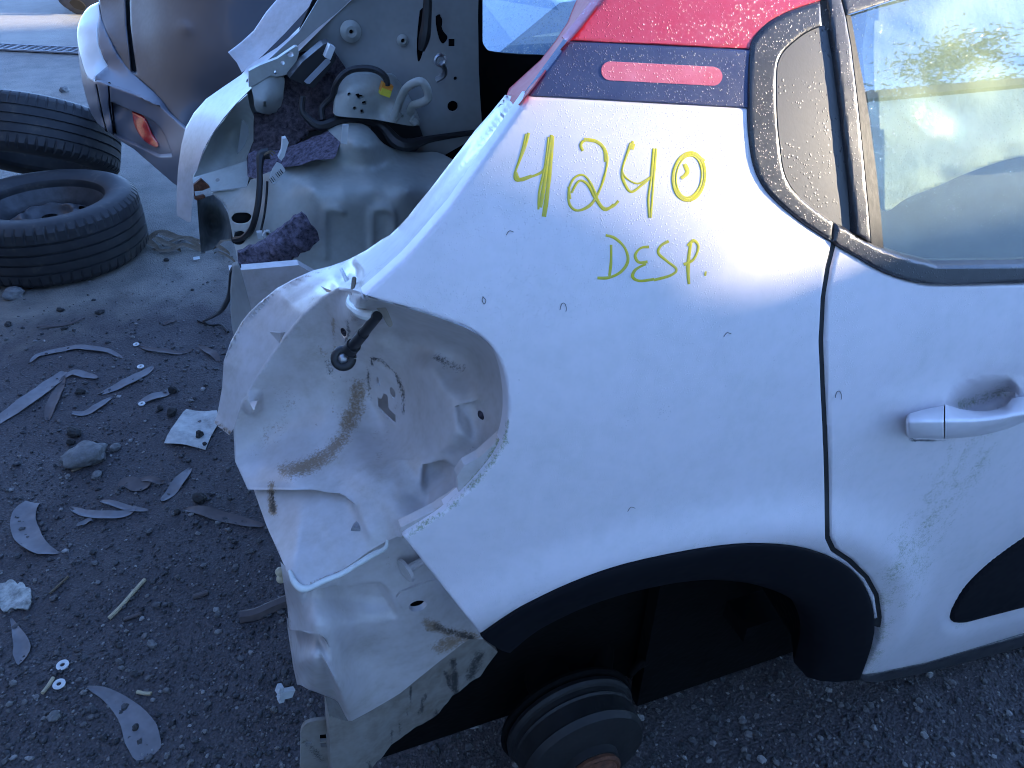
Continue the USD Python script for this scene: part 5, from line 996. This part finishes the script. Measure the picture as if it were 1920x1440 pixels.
for k, a in enumerate([(163, 862, 66, 34, 'stone', 'largest pale grey stone, left of the white card'), (218, 842, 19, 13, 'stone', 'round grey stone just right of the largest stone'), (182, 892, 19, 9, 'stone', 'flat stone just below the largest stone'), (138, 812, 24, 16, 'stone_dark', 'dark stone above the largest stone'),
        (133, 829, 13, 12, 'stone_dark', 'black clod between the dark stone and the largest stone'), (150, 736, 14, 12, 'stone_dark', 'black clod beneath the straight grey leaf tail'), (323, 776, 19, 15, 'stone_dark', 'black clod left of the white card'), (301, 768, 12, 10, 'stone_dark', 'smaller black clod farther left of the white card'), (376, 941, 25, 15, 'stone_dark', 'brown-black clod above the stiff brown strip'),
        (325, 736, 13, 16, 'stone_dark', 'black clod resting on the end of the flat grey leaf'), (377, 822, 15, 16, 'stone_dark', 'dark pebble lying on the white card'), (385, 838, 9, 8, 'stone_dark', 'small dark pebble at the lower corner of the white card'), (334, 964, 14, 9, 'stone_dark', 'dark pebble at the left tip of the stiff brown strip'),
        (409, 982, 10, 9, 'stone', 'small whitish pebble on the stiff brown strip'), (28, 556, 32, 20, 'stone', 'pale stone wedged at the foot of the flat tyre'), (121, 172, 15, 10, 'stone', 'lone stone on the concrete near the silver-topped bumper'), (16, 611, 13, 8, 'stone_dark', 'dark pebble on the dusty concrete at the left border'), (114, 583, 12, 7, 'stone_dark', 'dark pebble on the dusty concrete near the flat tyre'),
        (188, 588, 14, 7, 'stone_dark', 'flat dark pebble on the dusty concrete between tyre and cable'), (122, 619, 11, 6, 'stone_dark', 'dark pebble by the thread-like leaf'), (254, 1366, 14, 12, 'stone_dark', 'black clod lying on the sickle-shaped leaf'), (285, 1208, 18, 10, 'stone', 'grey chip right of the washer pair'), (312, 489, 9, 6, 'stone_dark', 'small dark pebble below the bark litter'), (105, 1347, 20, 14, 'stone', 'pale flat chip left of the sickle-shaped leaf')]):
    stone(*a, seed=k)
card = Polygon([(309, 835), (322, 812), (335, 789), (345, 776), (351, 771), (380, 774), (409, 778), (412, 792), (408, 805), (396, 826), (386, 847), (345, 840)])
def card_fn(px, py):
    P = ground_at(px, py); return np.column_stack([P[:, :2], ground_h(P[:, 0], P[:, 1]) + .008 + .004 * np.sin(P[:, 0] * 40)])
obj('white_card', patch(card, card_fn, cell=8, skirt=.0015, skirt_dir=(0, 0, -1)), MAT['card'], label='dirty white card lying on the gravel by the car corner', category='card')
_cr = np.random.default_rng(9)
ch = [(26 + 36 * (.72 + .5 * k) * math.cos(t), 1120 + 30 * (.72 + .5 * k) * math.sin(t)) for t, k in zip(np.linspace(0, 6.283, 44, endpoint=False), np.convolve(np.tile(_cr.random(44), 3), [.3, .4, .3], 'same')[44:88])]
def flat_g(lift):
    def fn(px, py):
        P = ground_at(px, py); return np.column_stack([P[:, :2], ground_h(P[:, 0], P[:, 1]) + lift])
    return fn
obj('white_splash', patch(ch, flat_g(.005), cell=6, skirt=.004, skirt_dir=(0, 0, -1), bump=lambda V: np.array([0, 0, 1.0]) * (meshkit.noise(np.stack([V[:, 0] * .2, V[:, 1] * .2, 0 * V[:, 0]], 1), 3) * .005)[:, None]), plain('dried_plaster', (.55, .55, .50), .9, color2=(.10, .10, .09), scale=42, bump=.8, dist=.003), label='dried whitish plaster splash on the tarmac at the left border', category='plaster splash')
BRK_ = [([(275, 455), (300, 445), (330, 452), (365, 450)], 12), ([(285, 470), (320, 478), (350, 470), (385, 476)], 10), ([(290, 448), (312, 465), (340, 474)], 9), ([(305, 462), (350, 458), (400, 464)], 8), ([(400, 470), (420, 462), (440, 455)], 9), ([(402, 478), (425, 488), (444, 500)], 4), ([(395, 462), (415, 474), (432, 482)], 6), ([(270, 446), (282, 462), (300, 474)], 8), ([(330, 444), (360, 462), (380, 470)], 7)]
labs = ['broad strip of bark in the litter heap nearest the flat tyre', 'bark strip along the lower edge of the litter heap', 'curled bark strip crossing the litter heap', 'narrow bark strip under the torn far corner', 'dark bark strip right of the torn far corner', 'thin twig running from the litter heap to the felt', 'short bark scrap beside the thin twig', 'pale bark scrap at the left end of the litter heap', 'flat bark strip on top of the litter heap']
for (p, w), lab in zip(BRK_, labs):
    obj('bark_strip', leaf(p, w, curl=.02, lift=.006), MAT['bark'], smooth=True, label=lab, category='bark strip', group='bark litter behind the white car')
obj('paper_scrap', patch([(363, 487), (375, 485), (376, 490), (364, 492)], flat_g(.012), cell=6, skirt=.001, skirt_dir=(0, 0, -1)), MAT['label'], label='tiny white paper scrap below the bark litter', category='paper scrap')

# gravel chips
protos = UsdGeom.PointInstancer.Define(stage, '/World/gravel')
pths = []
for k in range(5):
    b = trimesh.creation.icosphere(1, 1.0); v = np.array(b.vertices); rr = np.random.default_rng(50 + k)
    b.vertices = v * (1 + (rr.random((len(v), 1)) - .5) * .55) * [1, .8, .55 + .1 * (k % 3)]
    usdkit.mesh(stage, f'/World/gravel/chip_{k:03d}' if k else '/World/gravel/chip', b, MAT['pebble'], smooth=False); pths.append(f'/World/gravel/chip_{k:03d}' if k else '/World/gravel/chip')
N = 42000
px = RNG.uniform(-250, 2150, N * 2); py = RNG.uniform(470, 1620, N * 2)
P = ground_at(px, py); keep = (P[:, 1] > -.9) & (P[:, 1] < 3.0)
dens = np.clip(1.0 - (P[:, 1] - 1.9) / .9, .06, 1) * (.35 + .9 * meshkit.fbm(P * [3.2, 3.2, 0], 3, 31)); keep &= RNG.random(len(P)) < dens
P = P[keep][:N]; n = len(P); P[:, 2] = ground_h(P[:, 0], P[:, 1])
sz = .0011 + .0016 * RNG.random(n) + .0065 * RNG.random(n) ** 14 + .0022 * RNG.random(n) ** 5; P[:, 2] += sz * .25
protos.CreatePrototypesRel().SetTargets([Sdf.Path(p) for p in pths])
protos.CreateProtoIndicesAttr(Vt.IntArray.FromNumpy(RNG.integers(0, 5, n).astype(np.int32)))
protos.CreatePositionsAttr(Vt.Vec3fArray.FromNumpy(P.astype(np.float32)))
protos.CreateScalesAttr(Vt.Vec3fArray.FromNumpy(np.repeat(sz[:, None], 3, 1).astype(np.float32)))
a = RNG.random(n) * 2 * math.pi
protos.CreateOrientationsAttr(Vt.QuathArray([Gf.Quath(float(math.cos(t / 2)), 0, 0, float(math.sin(t / 2))) for t in a]))
tag(protos.GetPrim(), 'loose gravel chips scattered over the dark tarmac', 'gravel', None, 'stuff')

# ------------------------------------------------------------------ behind the camera: walls and two far trees added for shade, other trees the glass shows
SH = thing('boundary_wall', (1.0, -2.15, 0), 'long stepped wall added behind the camera, shaped to shade the yard', 'wall')  # unseen wall, its steps and gaps shaped to place the sun patches
def shade_edge_height(D, z0, y0): return z0 + (D + y0) * SUN[2] / -SUN[1]
D = 2.0; HE = shade_edge_height(D, 1.118, .03); HT = 2.7; XG = 6.37
def shade_wall_part(x0, x1, h):
    obj('wall', box(((x0 + x1) / 2, -D - .15, h / 2 - .06), (x1 - x0 - .02, .3, h - .12)), MAT['wall'], SH, smooth=False)
    obj('coping', box(((x0 + x1) / 2, -D - .15, h - .05), (x1 - x0, .40, .10)), MAT['roof'], SH, smooth=False)
shade_wall_part(-22, XG, HT); shade_wall_part(XG + .01, 8.4, HE); shade_wall_part(8.41, 11.8, 5.6); shade_wall_part(11.81, 13.1, 2.35); shade_wall_part(13.11, 38, 5.6)
def tree(x, y, h, seed, lab, spread=1.6, base=.35):
    r = np.random.default_rng(seed); t = thing('gum_tree', (x, y, 0), lab, 'tree', 'trees behind the boundary wall')
    tr_ = [(x, y, 0), (x + r.normal() * .15, y, h * .35), (x + r.normal() * .3, y + r.normal() * .3, h * .7), (x + r.normal() * .3, y, h * .95)]
    limbs = [tube(tr_, [.20, .15, .10, .03], 9, 4)]; cl = []
    for k in range(16):
        z = h * (base + (.98 - base) * r.random()); a = r.random() * 6.283; R_ = spread * (1.05 - .6 * (z / h - base) / (1 - base)) * (.5 + .7 * r.random())
        e = np.array([x + R_ * math.cos(a), y + R_ * math.sin(a), z + .3]); limbs.append(tube([(x, y, z - .5), (e + [x, y, z]) / 2, e], [.05, .03, .012], 6, 3)); cl.append(e)
    obj('trunk', cat(limbs), MAT['trunk'], t)
    cl = np.array(cl); n = 11000; c = cl[r.integers(0, len(cl), n)] + r.normal(size=(n, 3)) * [.42, .42, .36]
    d = r.normal(size=(n, 3)) * [1, 1, .8] - [0, 0, .8]; d /= np.linalg.norm(d, axis=1, keepdims=True); w = np.cross(d, r.normal(size=(n, 3))); w /= np.linalg.norm(w, axis=1, keepdims=True)
    L = (.16 + .09 * r.random((n, 1)))
    V = np.stack([c, c + d * L * .5 + w * .03, c + d * L, c + d * L * .5 - w * .03], 1).reshape(-1, 3); I_ = np.arange(n)[:, None] * 4
    obj('crown', trimesh.Trimesh(V, np.vstack([I_ + [0, 1, 2], I_ + [0, 2, 3]]), process=False), MAT['leaves'], t, smooth=False)
for k, (x, y, h, s, lab, bs) in enumerate(((8.0, -9.0, 8.2, 1.8, 'tall slender gum tree behind the added wall', .2), (10.8, -9.6, 9.0, 2.4, 'broad gum tree right of the tall slender one', .2), (14.0, -10.0, 9.6, 2.4, 'third gum tree along the added wall', .2), (5.6, -9.5, 6.4, 2.0, 'low bushy gum tree seen over the added wall', .12))):
    tree(x, y, h, 100 + k, lab, s, bs)
tree(33.0, -11.3, 11.5, 131, 'nearer of two unseen gum trees added to thin the sunlight', 3.0, .3)  # added in the path of the sun to weaken the sunlit patch
tree(45.0, -15.4, 14.0, 132, 'farther of two unseen gum trees added to thin the sunlight', 3.4, .35)  # second added tree, dims the sun further
YW = thing('yard_wall', (-5.4, 2, 0), 'tall unseen wall added to block sky light from the left', 'wall')
obj('panel', box((-5.4, 1.5, 2.6), (.3, 21, 5.2)), plain('shade_wall_coat', (.045, .043, .04), .9, vary=.3, scale=2.5), YW, smooth=False)  # added out of view to darken surfaces that face left
obj('coping', box((-5.4, 1.5, 5.25), (.42, 21.1, .10)), MAT['wall'], YW, smooth=False)
